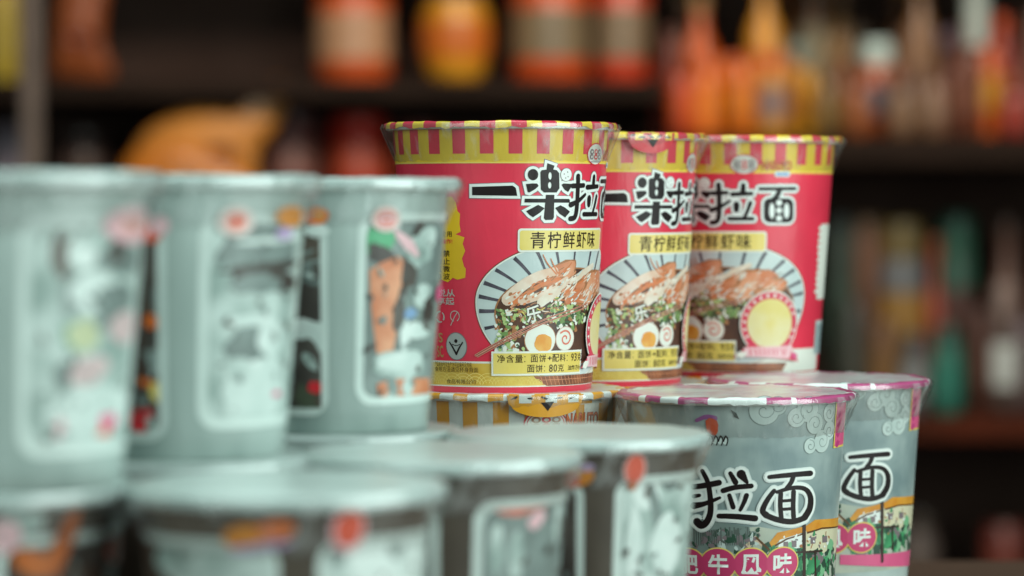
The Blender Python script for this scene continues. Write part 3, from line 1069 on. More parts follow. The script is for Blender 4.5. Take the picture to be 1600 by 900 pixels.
def village_cup():
    sh = pale1
    root = empty('noodle_cup', sh.loc())
    foil = mat('crumpled pale foil', '#cfd9d5', 0.28, 0.5, 0.2, 1.0, color2='#c49aab', nscale=34)
    pk = mat('magenta lid edge', '#b4467a', 0.35, 0.6, 0.2, 0.5)
    rg = random.Random(12)
    shell(sh, root, mat('misty sky print', '#74888a', color2='#bccac6', nscale=20, coat=0.35), foil,
          lambda t: pk if noise.noise(Vector((math.cos(2 * PI * t) * 5, math.sin(2 * PI * t) * 5, 3.3))) > -0.12 else WHITE, seed=21, crumple=2.4)
    Q = lambda x, y: sh.lab(980 + x / 2.728, 570 + y / 2.728)
    rm = sh.rm
    # landscape
    p = Print(sh, 0.25)
    lawn, lawnd = mat('tree green ink', '#2f7d52', color2='#4aa06c', nscale=120), mat('tree dark ink', '#274a3a')
    tone = mat('grey cloud ink', '#72837f', color2='#8d9d9a', nscale=40)
    mist = mat('pale cloud ink', '#c2d0cc', color2='#aebfbb', nscale=40)
    p.add([Q(*q) for q in ((-60, 655), (120, 690), (300, 660), (420, 700), (560, 690), (740, 720), (900, 760), (900, 960), (-60, 960))],
          mat('haze cream ink', '#a4aea2', color2='#c0c5b4', nscale=50), 0)
    p.add([Q(*q) for q in ((90, 700), (330, 660), (520, 690), (540, 790), (90, 800))], tone, 1)
    for k in range(26):
        x = 285 + k * 9.5
        p.add(stroke([Q(x, 690 + rg.uniform(0, 20)), Q(x + 2, 770)], 2.2, 1.2, False), mat('reed ink', '#56605c'), 2)
    roof = mat('orange roof ink', '#cc8220', color2='#dd9f3a', nscale=90)
    # houses
    p.add([Q(*q) for q in ((650, 735), (745, 720), (745, 800), (640, 800))], WHITE, 1)
    p.add([Q(*q) for q in ((760, 700), (900, 690), (900, 800), (760, 800))], mat('cream wall ink', '#d9d3b4'), 1)
    p.add([Q(*q) for q in ((596, 770), (640, 715), (745, 690), (745, 715), (650, 745), (622, 778))], roof, 2)
    p.add([Q(*q) for q in ((755, 690), (800, 660), (905, 648), (905, 690), (800, 702), (765, 716))], roof, 2)
    p.add(stroke([Q(620, 776), Q(680, 742), Q(745, 722)], 3, 2, False), mat('roof line ink', '#5b3a1a'), 3)
    p.add(stroke([Q(765, 716), Q(830, 696), Q(905, 688)], 3, 2, False), mat('roof line ink', '#5b3a1a'), 3)
    p.add([Q(*q) for q in ((500, 770), (545, 728), (612, 785), (600, 800), (545, 752), (515, 790))], mat('pale gable ink', '#c9b59a'), 2)
    p.add(stroke([Q(548, 735), Q(606, 790)], 3.2, None, False), mat('roof line ink', '#5b3a1a'), 3)
    for x, y in ((665, 755), (700, 750), (780, 735), (830, 730)):
        p.add([Q(x, y), Q(x + 20, y - 2), Q(x + 20, y + 26), Q(x, y + 28)], GREY, 3)
    for k in range(60):
        x, y = rg.uniform(270, 560), rg.gauss(745, 30)
        u, v = Q(x, y)
        p.add(blob(u, v, rg.uniform(3, 9), rg.uniform(2, 5), 9, 0.35, rg.uniform(0, 180), rg), rg.choice([tone, GREY, lawnd, mat('reed ink', '#56605c'), mist]), 2)
    for k in range(50):
        x, y = rg.uniform(640, 900), rg.uniform(715, 830)
        u, v = Q(x, y)
        p.add(blob(u, v, rg.uniform(1.5, 4), rg.uniform(1, 3), 8, 0.35, rg.uniform(0, 180), rg), rg.choice([GREY, lawn, TAN, mat('roof line ink', '#5b3a1a'), WHITE]), 3)
    # trees
    for k in range(120):
        x, y = rg.uniform(590, 900), rg.gauss(845, 32)
        u, v = Q(x, y)
        p.add(blob(u, v, rg.uniform(5, 13), rg.uniform(4, 9), 11, 0.35, rg.uniform(0, 180), rg), rg.choice([lawn, lawn, lawnd, lawnd, GREY, mat('tree light ink', '#7cb98c')]), 3)
    p.add([Q(*q) for q in ((560, 925), (900, 895), (900, 970), (560, 970))], PINK, 4)
    # dark timber post with a rail
    post = mat('timber post ink', '#33211c')
    p.add(stroke([Q(752, 640), Q(752, 960)], 6.5, 6.5, False), post, 5)
    p.add(stroke([Q(690, 800), Q(830, 792)], 3, 3, False), post, 5)
    p.add(stroke([Q(798, 790), Q(800, 900)], 4, 4, False), post, 5)
    p.build('village_picture', root)
    # curling clouds, leaf and pink upright bar
    p = Print(sh, 0.3)
    line = mat('cloud line ink', '#6d7c79')
    for (x, y, rr) in ((585, 195, 62), (640, 175, 40), (722, 225, 42), (770, 190, 55), (800, 250, 46), (860, 205, 40), (780, 345, 34), (830, 325, 50), (860, 280, 42)):
        u, v = Q(x, y)
        r_ = rr / 2.9
        p.add(ell(u, v, r_ + .8, r_ + .8, 30), line, 1)
        p.add(ell(u, v, r_, r_, 30), mist, 2)
        sp = [(u + r_ * (0.12 + 0.055 * k) * math.cos(k * 0.6 + x), v + r_ * (0.12 + 0.055 * k) * math.sin(k * 0.6 + x)) for k in range(13)]
        p.add(stroke(smooth(sp, 3), 1.1, 0.7), line, 3)
    p.add([Q(*q) for q in ((440, 190), (465, 205), (478, 232), (456, 222))], mat('leaf grey ink', '#48504d'), 3)
    u0, u1 = Q(882, 250)[0], Q(916, 250)[0]
    v0, v1 = Q(895, 352)[1], Q(895, 140)[1]
    p.add([(u0, v0), (u1 + 14, v0), (u1 + 14, v1), (u0, v1)], YELP, 4)
    p.add([(u0 + 3, v0 + 3), (u1 + 11, v0 + 3), (u1 + 11, v1), (u0 + 3, v1)], PINK, 5)
    for k in range(5):
        p.add(blob(u0 + 14, v1 - 10 - k * 15, 7, 5, 9, 0.3, 20, rg), MAG, 6)
    # small emblem: orange disc over black curls
    u, v = Q(362, 262)
    p.add(blob(u, v, 9, 14, 16, 0.12, 15, rg), mat('emblem orange ink', '#d8552a'), 4)
    p.add(stroke(smooth([(u - 22, v + 8), (u - 8, v + 14), (u + 4, v + 12)]), 5, 8), PURPLE, 3)
    for k in range(5):
        t = u - 12 + 7 * k
        p.add(stroke(smooth([(t, v - 22), (t + 3, v - 14), (t + 6, v - 20), (t + 4, v - 28)]), 2, 1.5), BLACK, 4)
        p.add(ell(t + 2, v - 22, 4, 5, 10), mist, 3)
    p.build('cloud_pattern', root)
    # brushed title
    p = Print(sh, 1.4)
    st = []
    for pts, w0, w1 in ((((284, 520), (330, 514), (392, 502)), 15, 17), (((322, 452), (345, 500), (356, 570), (356, 630), (340, 670), (318, 684), (300, 668)), 12, 22),
                        (((286, 600), (330, 592), (396, 566)), 20, 8), (((286, 560), (310, 556)), 12, 10), (((440, 462), (462, 500)), 12, 16), (((486, 466), (510, 500)), 26, 10),
                        (((410, 536), (460, 522), (528, 516)), 15, 14), (((436, 556), (452, 606)), 12, 14), (((508, 556), (498, 585), (482, 618)), 14, 10),
                        (((392, 644), (460, 646), (544, 654)), 14, 18),
                        (((604, 478), (680, 470), (776, 462)), 12, 16), (((706, 470), (696, 500), (676, 526)), 14, 12),
                        (((624, 536), (596, 575), (576, 620), (592, 640)), 12, 18), (((588, 640), (640, 660), (700, 668), (752, 652)), 16, 16),
                        (((636, 542), (700, 524), (752, 528), (776, 560), (774, 610), (752, 650)), 10, 18),
                        (((652, 548), (650, 600), (654, 650)), 13, 13), (((706, 540), (704, 600), (706, 652)), 13, 13),
                        (((656, 580), (704, 576)), 9, 9), (((656, 616), (704, 612)), 9, 9)):
        st.append([Q(*q) for q in stroke(smooth(list(pts)), w0 * 1.5, w1 * 1.5)])
    for q in st:
        p.add(grow(q, 5.5), mat('soft white halo ink', '#d4dedb'), 0)
    for q in st:
        p.add(grow(q, 3.6), WHITE, 2)
    for q in st:
        p.add(q, BLACK, 4)
    p.build('title_lettering', root)
    # four pink discs with the flavour
    p = Print(sh, 1.4)
    for ch, x, y in (('肥', 265, 850), ('牛', 388, 850), ('风', 528, 850), ('味', 660, 846)):
        u, v = Q(x, y)
        p.add(ell(u, v, 28.5, 25.5, 34), YELP, 0)
    for ch, x, y in (('肥', 265, 850), ('牛', 388, 850), ('风', 528, 850), ('味', 660, 846)):
        u, v = Q(x, y)
        p.add(ell(u, v, 26.5, 23.5, 34), mat('rose disc ink', '#c63c6c'), 2)
        p.text(ch, u - 15.5, v - 15, u + 15.5, v + 15, WHITE, 3, 0.03)
    p.build('flavour_discs', root)
    return root


vil = village_cup()
tag(vil, 'pale grey noodle cup with four pink discs below its black title, nearer of the pair', 'noodle cup',
    'lower layer noodle cups')
vil2 = copy_tree(vil)
vil2.location = (505 * U, 5058 * U, CAMZ - 704 * U)
vil2.rotation_euler = (0, 0, R(-1))
tag(vil2, 'pale grey noodle cup partly behind its twin, one pink disc in view', 'noodle cup', 'lower layer noodle cups')

# ------------------------------------------------------------------ pale teal cups with framed windows, left and front
GW = mat('pale teal card', '#7d908b', color2='#b0c0bb', nscale=30, coat=0.75, coat_rough=0.16, bump=1.0, stretch=(1, 1, 0.18))  # lighter upright streaks paint uneven highlights of the wrap into the colour
GFR = mat('window frame ink', '#cfddd8')
DK = mat('window dark ink', '#3a332f', color2='#57524c', nscale=55)
DK2 = mat('window brown ink', '#43322a', color2='#5d5248', nscale=70)
MIST = mat('window mist ink', '#8fa39d', color2='#c4d3ce', nscale=60)
GMID = mat('window grey ink', '#6d7a77', color2='#8b9a96', nscale=50)
SEALP = mat('seal pink ink', '#d9b3ac')
SEALR = mat('seal red ink', '#d9502c')
LOGO = mat('logo amber ink', '#dd8a24')


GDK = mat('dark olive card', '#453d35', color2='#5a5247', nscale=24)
MOSS = mat('window moss ink', '#4a5240')
CORAL = mat('window coral ink', '#d8705c')
RUST = mat('window rust ink', '#9a4a1c', color2='#b8621e', nscale=60)
WGREEN = mat('window green ink', '#3f9a68', color2='#56ac7e', nscale=90)
WHT = mat('window white ink', '#dbe6e2', color2='#c3d3ce', nscale=50)


def window_cup(X, D, L, art_l, art_r, marks, seed, lid=None, wall=GW):
    """art lists hold shapes where the photograph shows them on this cup: (x, y, half width, half height, turn, ink) or (points, ink)"""
    sh = Shape(X, D, L, GH, GRB, GRT, GRL)
    root = empty('noodle_cup', sh.loc())
    foil = lid or mat('silver white lid foil', '#b4c4c0', 0.3, 0.4, 0.25, 0.9)
    edge = mat('silver white lid foil', '#c8d6d2')
    shell(sh, root, wall, foil, lambda t: edge, seed=seed, segs=128, lk=1.45)
    rm = sh.rm
    s_ = F / (D - 140)
    rg = random.Random(seed * 7)

    def place(p, item, box_, layer):
        if len(item) == 2:
            q = [sh.lab(*xy) for xy in item[0]]
            m = item[1]
        else:
            x, y, a, b, ro, m = item
            u, v = sh.lab(x, y)
            fore = max(0.35, math.cos(u / rm))
            q = blob(u, v, a / s_ / fore, b / s_, 18, 0.13 if box_ else 0.02, ro, rg)
        if box_:
            q = [(min(max(x, box_[0]), box_[2]), min(max(y, box_[1]), box_[3])) for x, y in q]
        p.add(q, m, layer)
    for (t0, t1, v0, v1, art) in ((16.5, 118, 37, 277, art_r), (-104, 1.5, 24, 277, art_l)):
        u0, u1 = R(t0) * rm, R(t1) * rm
        p = Print(sh, 0.3)
        p.add(rrect(u0, v0, u1, v1, 24), GFR, 0)
        inner = (u0 + 11, v0 + 10, u1 - 9, v1 - 10)
        p.add(rrect(*inner, 16), art[0], 1)
        for k, it in enumerate(art[1:]):
            place(p, it, inner, 2 + k * 0.35)
        for k in range(45):
            q = blob(rg.uniform(inner[0], inner[2]), rg.uniform(inner[1], inner[3]), rg.uniform(1.5, 7), rg.uniform(1, 4), 9, 0.35, rg.uniform(0, 180), rg)
            q = [(min(max(x, inner[0]), inner[2]), min(max(y, inner[1]), inner[3])) for x, y in q]
            p.add(q, rg.choice([DK, DK, GMID, GMID, MIST, DK2]), 14)
        p.build('picture_panel', root)
    clusters = []
    for it in marks or []:
        x, y = it[0] if len(it) > 2 else it[0][0][0], it[1] if len(it) > 2 else it[0][0][1]
        for cl in clusters:
            if any(math.hypot(x - q[0], y - q[1]) < 62 for q in cl[0]):
                cl[0].append((x, y))
                cl[1].append(it)
                break
        else:
            clusters.append(([(x, y)], [it]))
    for cl in clusters:
        p = Print(sh, 4.0)
        for k, it in enumerate(cl[1]):
            place(p, it, None, k * 0.3)
        p.build('printed_mark', root)
    return root


upper = 'pale teal noodle cups on the upper layer'
lower = 'pale teal noodle cups in the lower layer'
pk_lid = mat('silver lid with pink print', '#a3b2ae', 0.35, 0.3, 0.25, 0.9, color2='#ccd8d4', nscale=22, stretch=(0.5, 1.6, 1))
cA = window_cup(-528, 3167, -291.8, [DK2, (15, 520, 8, 90, 0, MIST), (12, 640, 8, 60, 0, GMID)],
    [MIST, (100, 395, 17, 42, 0, DK2), (140, 400, 26, 50, 0, MIST), (192, 405, 24, 26, 0, GMID), (182, 392, 9, 22, 0, DK), (128, 402, 20, 18, 0, WHT),  # pale base ink has a washed-out reflection painted in
     (112, 460, 14, 34, 0, GMID), (150, 455, 30, 34, 0, WHT), (182, 468, 24, 26, 0, GMID), (165, 500, 16, 12, 30, GMID),
     (126, 524, 26, 28, 0, mat('worn green ink', '#88ab98')), (130, 525, 22, 25, 0, mat('worn yellow green ink', '#bcc39c')), (100, 588, 13, 24, 0, GMID), (138, 578, 28, 22, 10, mat('worn pink ink', '#cbb4b4')),
     (195, 510, 18, 26, 0, mat('worn pink ink', '#cbb4b4')), (150, 640, 60, 36, 0, WHT), (167, 657, 11, 12, 0, PINK), (160, 676, 9, 12, 20, CORAL), (93, 672, 7, 20, 0, PALEPINK), (125, 700, 50, 20, 0, WHT)],
    [(205, 352, 27, 30, 0, PALEPINK), (204, 352, 15, 15, 0, mat('worn seal ink', '#cf9a94'))], 31)
tag(cA, 'very blurred upper cup at the far left, a yellow green blob in its panel', 'noodle cup', upper)
cB = window_cup(-389, 3555, -291.8,
    [DK2, (243, 420, 22, 60, 0, DK), (248, 470, 9, 26, 0, GMID), (236, 503, 13, 12, 0, ORANGE), (236, 535, 10, 18, 0, DK), (246, 565, 16, 22, 0, GMID), (230, 598, 18, 6, -12, ORANGE),
     (248, 612, 14, 16, 0, YELP), (222, 625, 14, 14, 0, GMID), (222, 658, 20, 26, 0, REDB), (252, 655, 11, 16, 40, DK), (236, 664, 7, 14, 0, MIST)],
    [MIST, (415, 395, 60, 48, 0, GMID), (420, 418, 54, 8, 3, DK), (430, 375, 44, 5, 3, WHT), (372, 440, 9, 20, 0, DK), (400, 445, 40, 14, 0, GMID), (440, 440, 24, 16, 0, DK),
     (400, 500, 34, 8, 0, WHT), (385, 540, 32, 30, 20, GMID), (425, 530, 20, 30, 0, WHT), (400, 610, 50, 54, 0, WHT), (375, 580, 24, 20, -20, MIST), (417, 667, 8, 14, -20, GMID), (430, 615, 6, 5, 0, PINK), (395, 665, 30, 16, 0, MIST)],
    [(367, 346, 25, 24, 0, mat('pale seal ink', '#ddc9c4')), (367, 346, 14, 14, 0, CORAL), (452, 338, 17, 16, 0, LOGO), (441, 365, 11, 10, 0, mat('lilac seal ink', '#b9a3c8')),
     (238, 362, 15, 18, 0, SEALR), (250, 352, 14, 16, 0, PALEPINK)], 32)
tag(cB, 'pale teal upper cup between two like it, panel with grey lettering patch over white', 'noodle cup', upper)
cC = window_cup(-233, 3960, -291.8,
    [DK, (488, 400, 22, 40, 0, DK2), (490, 425, 17, 22, 0, GMID), (490, 425, 11, 14, 0, DK), (486, 428, 4, 16, 0, GMID), (480, 395, 12, 3, 20, GMID), (490, 525, 40, 26, -14, WHT),
     (478, 562, 24, 34, 15, DK), (484, 565, 8, 18, 40, MIST), (488, 625, 30, 38, 0, MOSS), (484, 592, 16, 14, 0, DK), (494, 605, 15, 10, 0, REDB), (480, 664, 28, 22, 0, DK), (487, 648, 20, 5, 0, WHT), (500, 625, 8, 10, 0, DK2), (470, 690, 26, 12, 0, MOSS)],
    [GMID, (592, 378, 22, 26, 0, WGREEN), (598, 400, 24, 16, -30, DK), ([(577, 422), (596, 410), (622, 400), (634, 412), (631, 445), (624, 490), (616, 535), (612, 556), (588, 552), (582, 500), (578, 460)], SALMON),
     (645, 405, 13, 60, -14, DK), (636, 380, 24, 9, -38, PALEPINK), (655, 392, 20, 26, 0, MIST), (668, 372, 12, 20, 0, MIST), (664, 430, 12, 22, 0, GMID), (625, 480, 9, 40, -14, DK), (645, 470, 13, 26, 0, GMID),
     (660, 462, 12, 20, 0, MIST), (640, 490, 10, 9, 0, BLUE), (655, 515, 20, 14, 0, WHT), (632, 525, 8, 26, 0, WHT), (668, 490, 8, 30, 0, DK), (650, 545, 16, 10, 0, GMID), (628, 570, 44, 24, 0, MIST), (625, 566, 34, 14, 0, WHT),
     ([(588, 600), (610, 592), (668, 590), (668, 628), (590, 632)], SALMON), (612, 606, 8, 20, 12, GMID), (636, 604, 9, 16, -10, WHT), (608, 622, 7, 8, 0, WHT)],
    [(602, 342, 21, 21, 0, mat('pale seal ink', '#ddc9c4')), (602, 342, 15, 15, 0, CORAL), (602, 342, 12, 12, 0, PALEPINK), (602, 337, 9, 3, 0, CORAL), (602, 347, 9, 3, 0, CORAL),
     (494, 337, 19, 14, 0, ORANGE), (500, 336, 8, 10, 0, LOGO), (496, 361, 18, 10, 0, WHT), (682, 458, 6, 14, 0, PINK)], 33)
tag(cC, 'pale teal upper cup with salmon and green panel, beside the nearest red cup', 'noodle cup', upper)
SEAL2 = mat('seal red orange ink', '#e0481c')
LOWER = [
    (-560, 3200, [DK2], [DK2, (45, 850, 60, 14, -48, RUST), (150, 840, 60, 50, 0, DK)],
     [(30, 815, 34, 24, 0, MIST), (5, 838, 24, 26, 0, PALEPINK), (196, 850, 34, 30, 0, CORAL), (198, 850, 22, 16, 0, SEAL2), ([(60, 890), (80, 850), (104, 800), (122, 792), (116, 830), (96, 880), (84, 905)], RUST), (50, 880, 30, 20, -30, RUST)], 41, 'lower teal cup at the bottom left corner, rust orange streak on its dark panel'),
    (-389, 3555, [DK2], [MIST], None, 42, 'lower teal cup under the middle pale upper cup, nearly hidden'),
    (-233, 3960, [DK2], [MIST], None, 43, 'lower teal cup under the salmon panel cup, nearly hidden'),
    (-235, 3185, [DK2, (300, 880, 70, 46, 0, MIST), (390, 890, 80, 30, 0, MIST), (350, 800, 120, 12, 0, DK), (450, 870, 16, 30, 0, MIST)], [MIST, (520, 830, 24, 60, 0, GMID), (620, 870, 60, 50, 0, WHT), (600, 810, 50, 12, 0, GMID), (620, 850, 10, 24, 0, GMID)],  # dark band near the top: dark art with under-lip shade painted in
     [(385, 838, 34, 19, 8, LOGO), (432, 828, 28, 17, 8, mat('logo orange ink', '#dd7438')), (410, 854, 50, 6, 8, mat('lilac seal ink', '#b9a3c8')), (542, 828, 25, 34, -12, PALEPINK), (543, 826, 20, 29, -12, SEAL2), (676, 774, 10, 14, 0, PURPLE)], 44,
     'teal cup at the bottom front with orange logo and red oval seal'),
    (-85, 3580, [DK, (716, 850, 30, 60, 0, DK2)], [GMID, (822, 788, 46, 15, 6, CORAL), (775, 860, 12, 44, 0, MIST), (806, 870, 11, 40, 0, MIST), (850, 860, 26, 60, 0, GMID), (838, 812, 14, 12, 30, PALEPINK), (892, 826, 14, 22, 0, DK), (893, 890, 16, 10, 0, DK), (870, 810, 5, 40, 0, MIST)], None, 45,
     'lower teal cup at the bottom centre, coral bar inside its pale framed panel'),
    (84, 3885, [DK, (890, 742, 60, 14, 0, DK2), (935, 815, 10, 50, -14, MIST), (955, 860, 16, 60, 0, DK2)], [MIST, (990, 850, 12, 60, 0, WHT), (1010, 760, 20, 40, 20, WHT), (1025, 800, 8, 60, 20, GMID), (1045, 740, 14, 30, 20, GMID), (1040, 850, 24, 50, 0, WHT), (1020, 850, 6, 10, 0, GMID)],
     [(906, 744, 21, 15, 10, LOGO), (894, 750, 12, 13, 0, SEALR), (916, 730, 12, 6, 0, mat('lilac seal ink', '#b9a3c8')), (990, 733, 17, 25, -8, SEALP), (990, 732, 14, 22, -8, SEAL2), (986, 758, 6, 8, 0, RUST)], 46,
     'lower teal cup with a red oval seal, just left of the brushed title'),
]
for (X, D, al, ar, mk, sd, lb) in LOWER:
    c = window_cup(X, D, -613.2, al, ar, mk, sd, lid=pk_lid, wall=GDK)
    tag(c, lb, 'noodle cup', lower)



# ================================================================== what they stand on
wood = mat('brown table wood', '#5a4030', 0.5, 0.1, 0.4, 0.1, color2='#4a3326', nscale=8, stretch=(1, 12, 12))
tb = empty('display_table', (0, 4300 * U, 0))
tz = CAMZ + (TABLE - 10) * U


def local_box(name, x0, x1, y0, y1, z0, z1, m, parent, bevel=0.0):
    lx, ly, lz = parent.location
    return box(name, x0 - lx, x1 - lx, y0 - ly, y1 - ly, z0 - lz, z1 - lz, m, parent, bevel)


local_box('table_top', -0.75, 0.75, 0.68, 1.72, tz - 0.03, tz, wood, tb, 0.003)
for sx in (-0.7, 0.66):
    for y0 in (0.72, 1.64):
        local_box('leg', sx, sx + 0.04, y0, y0 + 0.04, 0.0, tz - 0.0302, wood, tb)
tag(tb, 'brown wooden table under all the stacked noodle cups', 'table')
# low boards that lift the front cups level with the others
bd = box('riser_board', -0.24, 0.085, 0.72, 1.185, tz, CAMZ - 613.2 * U, wood)
tag(bd, 'low brown board under the pale teal cups', 'board')
b2 = box('riser_board', -0.075, 0.33, 1.215, 1.55, tz, CAMZ - 713.6 * U, mat('brown card sheet', '#6a4e38', 0.7, 0.0, 0.4, 0.1))
tag(b2, 'thin brown card sheet under the striped and village print cups', 'board')

# ================================================================== shelves behind
BD = 20000


def shade(c):
    return c


dark_wood = mat('dark shelf wood', '#2b201a', 0.8, 0.0, 0.4, 0.0, color2='#211813', nscale=6, stretch=(1, 8, 8), spec=0.1)
red_wood = mat('reddish shelf wood', '#552718', 0.8, 0.0, 0.4, 0.0, color2='#402015', nscale=6, stretch=(1, 8, 8), spec=0.1)
back_m = mat('dark back board', '#55433c', 0.9, 0.0, 0.4, 0.0, color2='#47362f', nscale=5, spec=0.05)


def Z(y, D=BD):
    return at(800, y, D).z


def Xp(x, D=BD):
    return at(x, 315, D).x


def shelf_unit(x0, x1, boards, label):
    yb = (BD + 1300) * U
    r = empty('shelf_unit', ((Xp(x0) + Xp(x1)) / 2, (BD + 400) * U, 0))
    a, b = Xp(x0), Xp(x1)
    local_box('back_panel', a, b, yb, yb + 0.02, 0.0, 3.0, back_m, r)
    for xx in ((a,) if x0 < 0 else (b - 0.025,)):
        local_box('side_panel', xx, xx + 0.025, (BD - 700) * U, yb - 0.001, 0.0, 3.0, dark_wood, r)
    for (y, th, m) in boards:
        z = Z(y, BD - 300)
        local_box('shelf_board', (a + 0.026 if x0 < 0 else a), (b if x0 < 0 else b - 0.026), (BD - 680) * U, yb - 0.001, z - th, z, m, r, 0.002)
    tag(r, label, 'shelf')
    return r


shelf_unit(-420, 1030, [(-170, 0.03, dark_wood), (128, 0.035, dark_wood), (305, 0.03, dark_wood), (640, 0.03, dark_wood), (930, 0.03, dark_wood)],
           'dark wooden shelf unit on the left, with jars and an orange bag')
shelf_unit(1034, 1900, [(-120, 0.03, dark_wood), (214, 0.05, dark_wood), (645, 0.04, red_wood), (930, 0.03, dark_wood)],
           'dark wooden shelf unit on the right, crowded with bottles, reddish lower board')
post = empty('metal_post', (Xp(50, 17500), 17500 * U, 0))
local_box('upright', Xp(36, 17500), Xp(64, 17500), 17480 * U, 17520 * U, 0.012, 2.9, mat('dull post metal', '#655850', 0.5, 0.1, 0.4, 0.05), post, 0.002)
local_box('foot_plate', Xp(20, 17500), Xp(80, 17500), 17400 * U, 17600 * U, 0.0, 0.0119, mat('dull post metal', '#7d7068'), post, 0.002)
tag(post, 'thin dull brown upright post at the upper left in front of the shelves', 'post')

PM = {}


def pm(hexc):
    if hexc not in PM:
        PM[hexc] = mat('product colour ' + hexc.strip('#'), hexc, 0.4, 0.3, 0.25, 0.0, 0.18, nscale=30)
        PM[hexc].name = 'product print'
    return PM[hexc]


def product(kind, cx, yb, wpx, ytop, body, label_c, cap, label, D=BD, ybd=None):
    """a jar, bottle or can standing on a shelf: body, label and cap are its parts"""
    s = D / F
    base = at(cx, yb, D)
    bz = ybd if ybd is not None else base.z
    r = wpx * s / 2
    h = (at(cx, ytop, D).z - base.z) / U
    rt = empty({'jar': 'jar', 'bottle': 'bottle', 'can': 'can', 'pot': 'jar'}[kind], (base.x, base.y, bz), rnd.uniform(-.6, .6))
    if kind == 'jar':
        prof = [(1, 0), (r * .92, 0), (r, h * .04), (r, h * .74), (r * .82, h * .82), (r * .8, h * .84)]
        lab = [(r * 1.012, h * .2), (r * 1.012, h * .62)]
        capp = [(r * .86, h * .8), (r * .88, h * .81), (r * .88, h * .97), (r * .83, h), (1, h)]
    elif kind == 'bottle':
        prof = [(1, 0), (r * .92, 0), (r, h * .03), (r, h * .56), (r * .85, h * .64), (r * .42, h * .74), (r * .36, h * .88)]
        lab = [(r * 1.012, h * .14), (r * 1.012, h * .48)]
        capp = [(r * .43, h * .86), (r * .45, h * .865), (r * .45, h * .98), (r * .4, h), (1, h)]
    elif kind == 'pot':
        prof = [(1, 0), (r * .7, 0), (r * .82, h * .1), (r, h * .35), (r * .96, h * .6), (r * .7, h * .76), (r * .68, h * .8)]
        lab = [(r * .93, h * .22), (r * 1.012, h * .36), (r * 1.0, h * .55)]
        capp = [(r * .74, h * .76), (r * .78, h * .775), (r * .78, h * .96), (r * .7, h), (1, h)]
    else:
        prof = [(1, 0), (r * .9, 0), (r, h * .03), (r, h * .93), (r * .93, h * .96)]
        lab = [(r * 1.012, h * .3), (r * 1.012, h * .66)]
        capp = [(r * .97, h * .93), (r * .98, h * .94), (r * .97, h * .99), (r * .9, h), (1, h * .985)]
    for nm, pr, m in (('body', prof, body), ('label', lab, label_c), ('cap', capp, cap)):
        vs, fs = lathe(pr, 36)
        mesh(nm, vs, fs, pm(m), rt)
    tag(rt, label, {'jar': 'jar', 'bottle': 'bottle', 'can': 'can', 'pot': 'jar'}[kind])
    return rt


zl1, zl2 = Z(128, BD - 300), Z(305, BD - 300)
zr1, zr2, zr3 = Z(214, BD - 300), Z(645, BD - 300), Z(930, BD - 300)
LEFT1 = [
    ('jar', 552, 118, -50, '#c2501c', '#b58a68', '#7a2a1c', 'dark red lidded jar with a pale band over orange, left of the navy topped jar'),
    ('pot', 712, 112, -50, '#cf9020', '#c96a1c', '#3c4058', 'amber jar with a navy top on the upper left shelf'),
    ('jar', 860, 122, -60, '#c44a18', '#7a6a50', '#cc5a1e', 'wide orange jar with an olive label, above the nearest red cup'),
    ('jar', 972, 84, -60, '#bc3a1a', '#7d6a52', '#c4441c', 'narrower orange red jar at the right end of the upper left shelf'),
]
for k, cx, wp, yt, b_, l_, c_, lb in LEFT1:
    product(k, cx, 126, wp, yt, b_, l_, c_, lb, ybd=zl1 + 0.0006)
LEFT2 = [
    ('jar', 455, 90, 172, '#6e3a34', '#7d5248', '#5c3a38', 'dull maroon jar right of the orange bag'),
    ('jar', 560, 96, 178, '#b42a1c', '#a8442a', '#c8301e', 'bright red jar behind the left rim of the nearest red cup'),
    ('can', 655, 70, 190, '#6a2a20', '#8a3a24', '#5a2a22', 'dark red can hidden behind the nearest red cup'),
    ('pot', 130, 90, 196, '#463430', '#4e3c34', '#3e302c', 'dim brown pot left of the orange bag'),
    ('can', 12, 50, 190, '#6f626c', '#857884', '#564c54', 'greyish purple can at the left edge beside the post'),
]
for k, cx, wp, yt, b_, l_, c_, lb in LEFT2:
    product(k, cx, 300, wp, yt, b_, l_, c_, lb, ybd=zl2 + 0.0006)
product('can', 5, 126, 44, -30, '#b8a038', '#b09a34', '#a03020', 'yellow can with a red top at the upper left edge', ybd=zl1 + 0.0006)


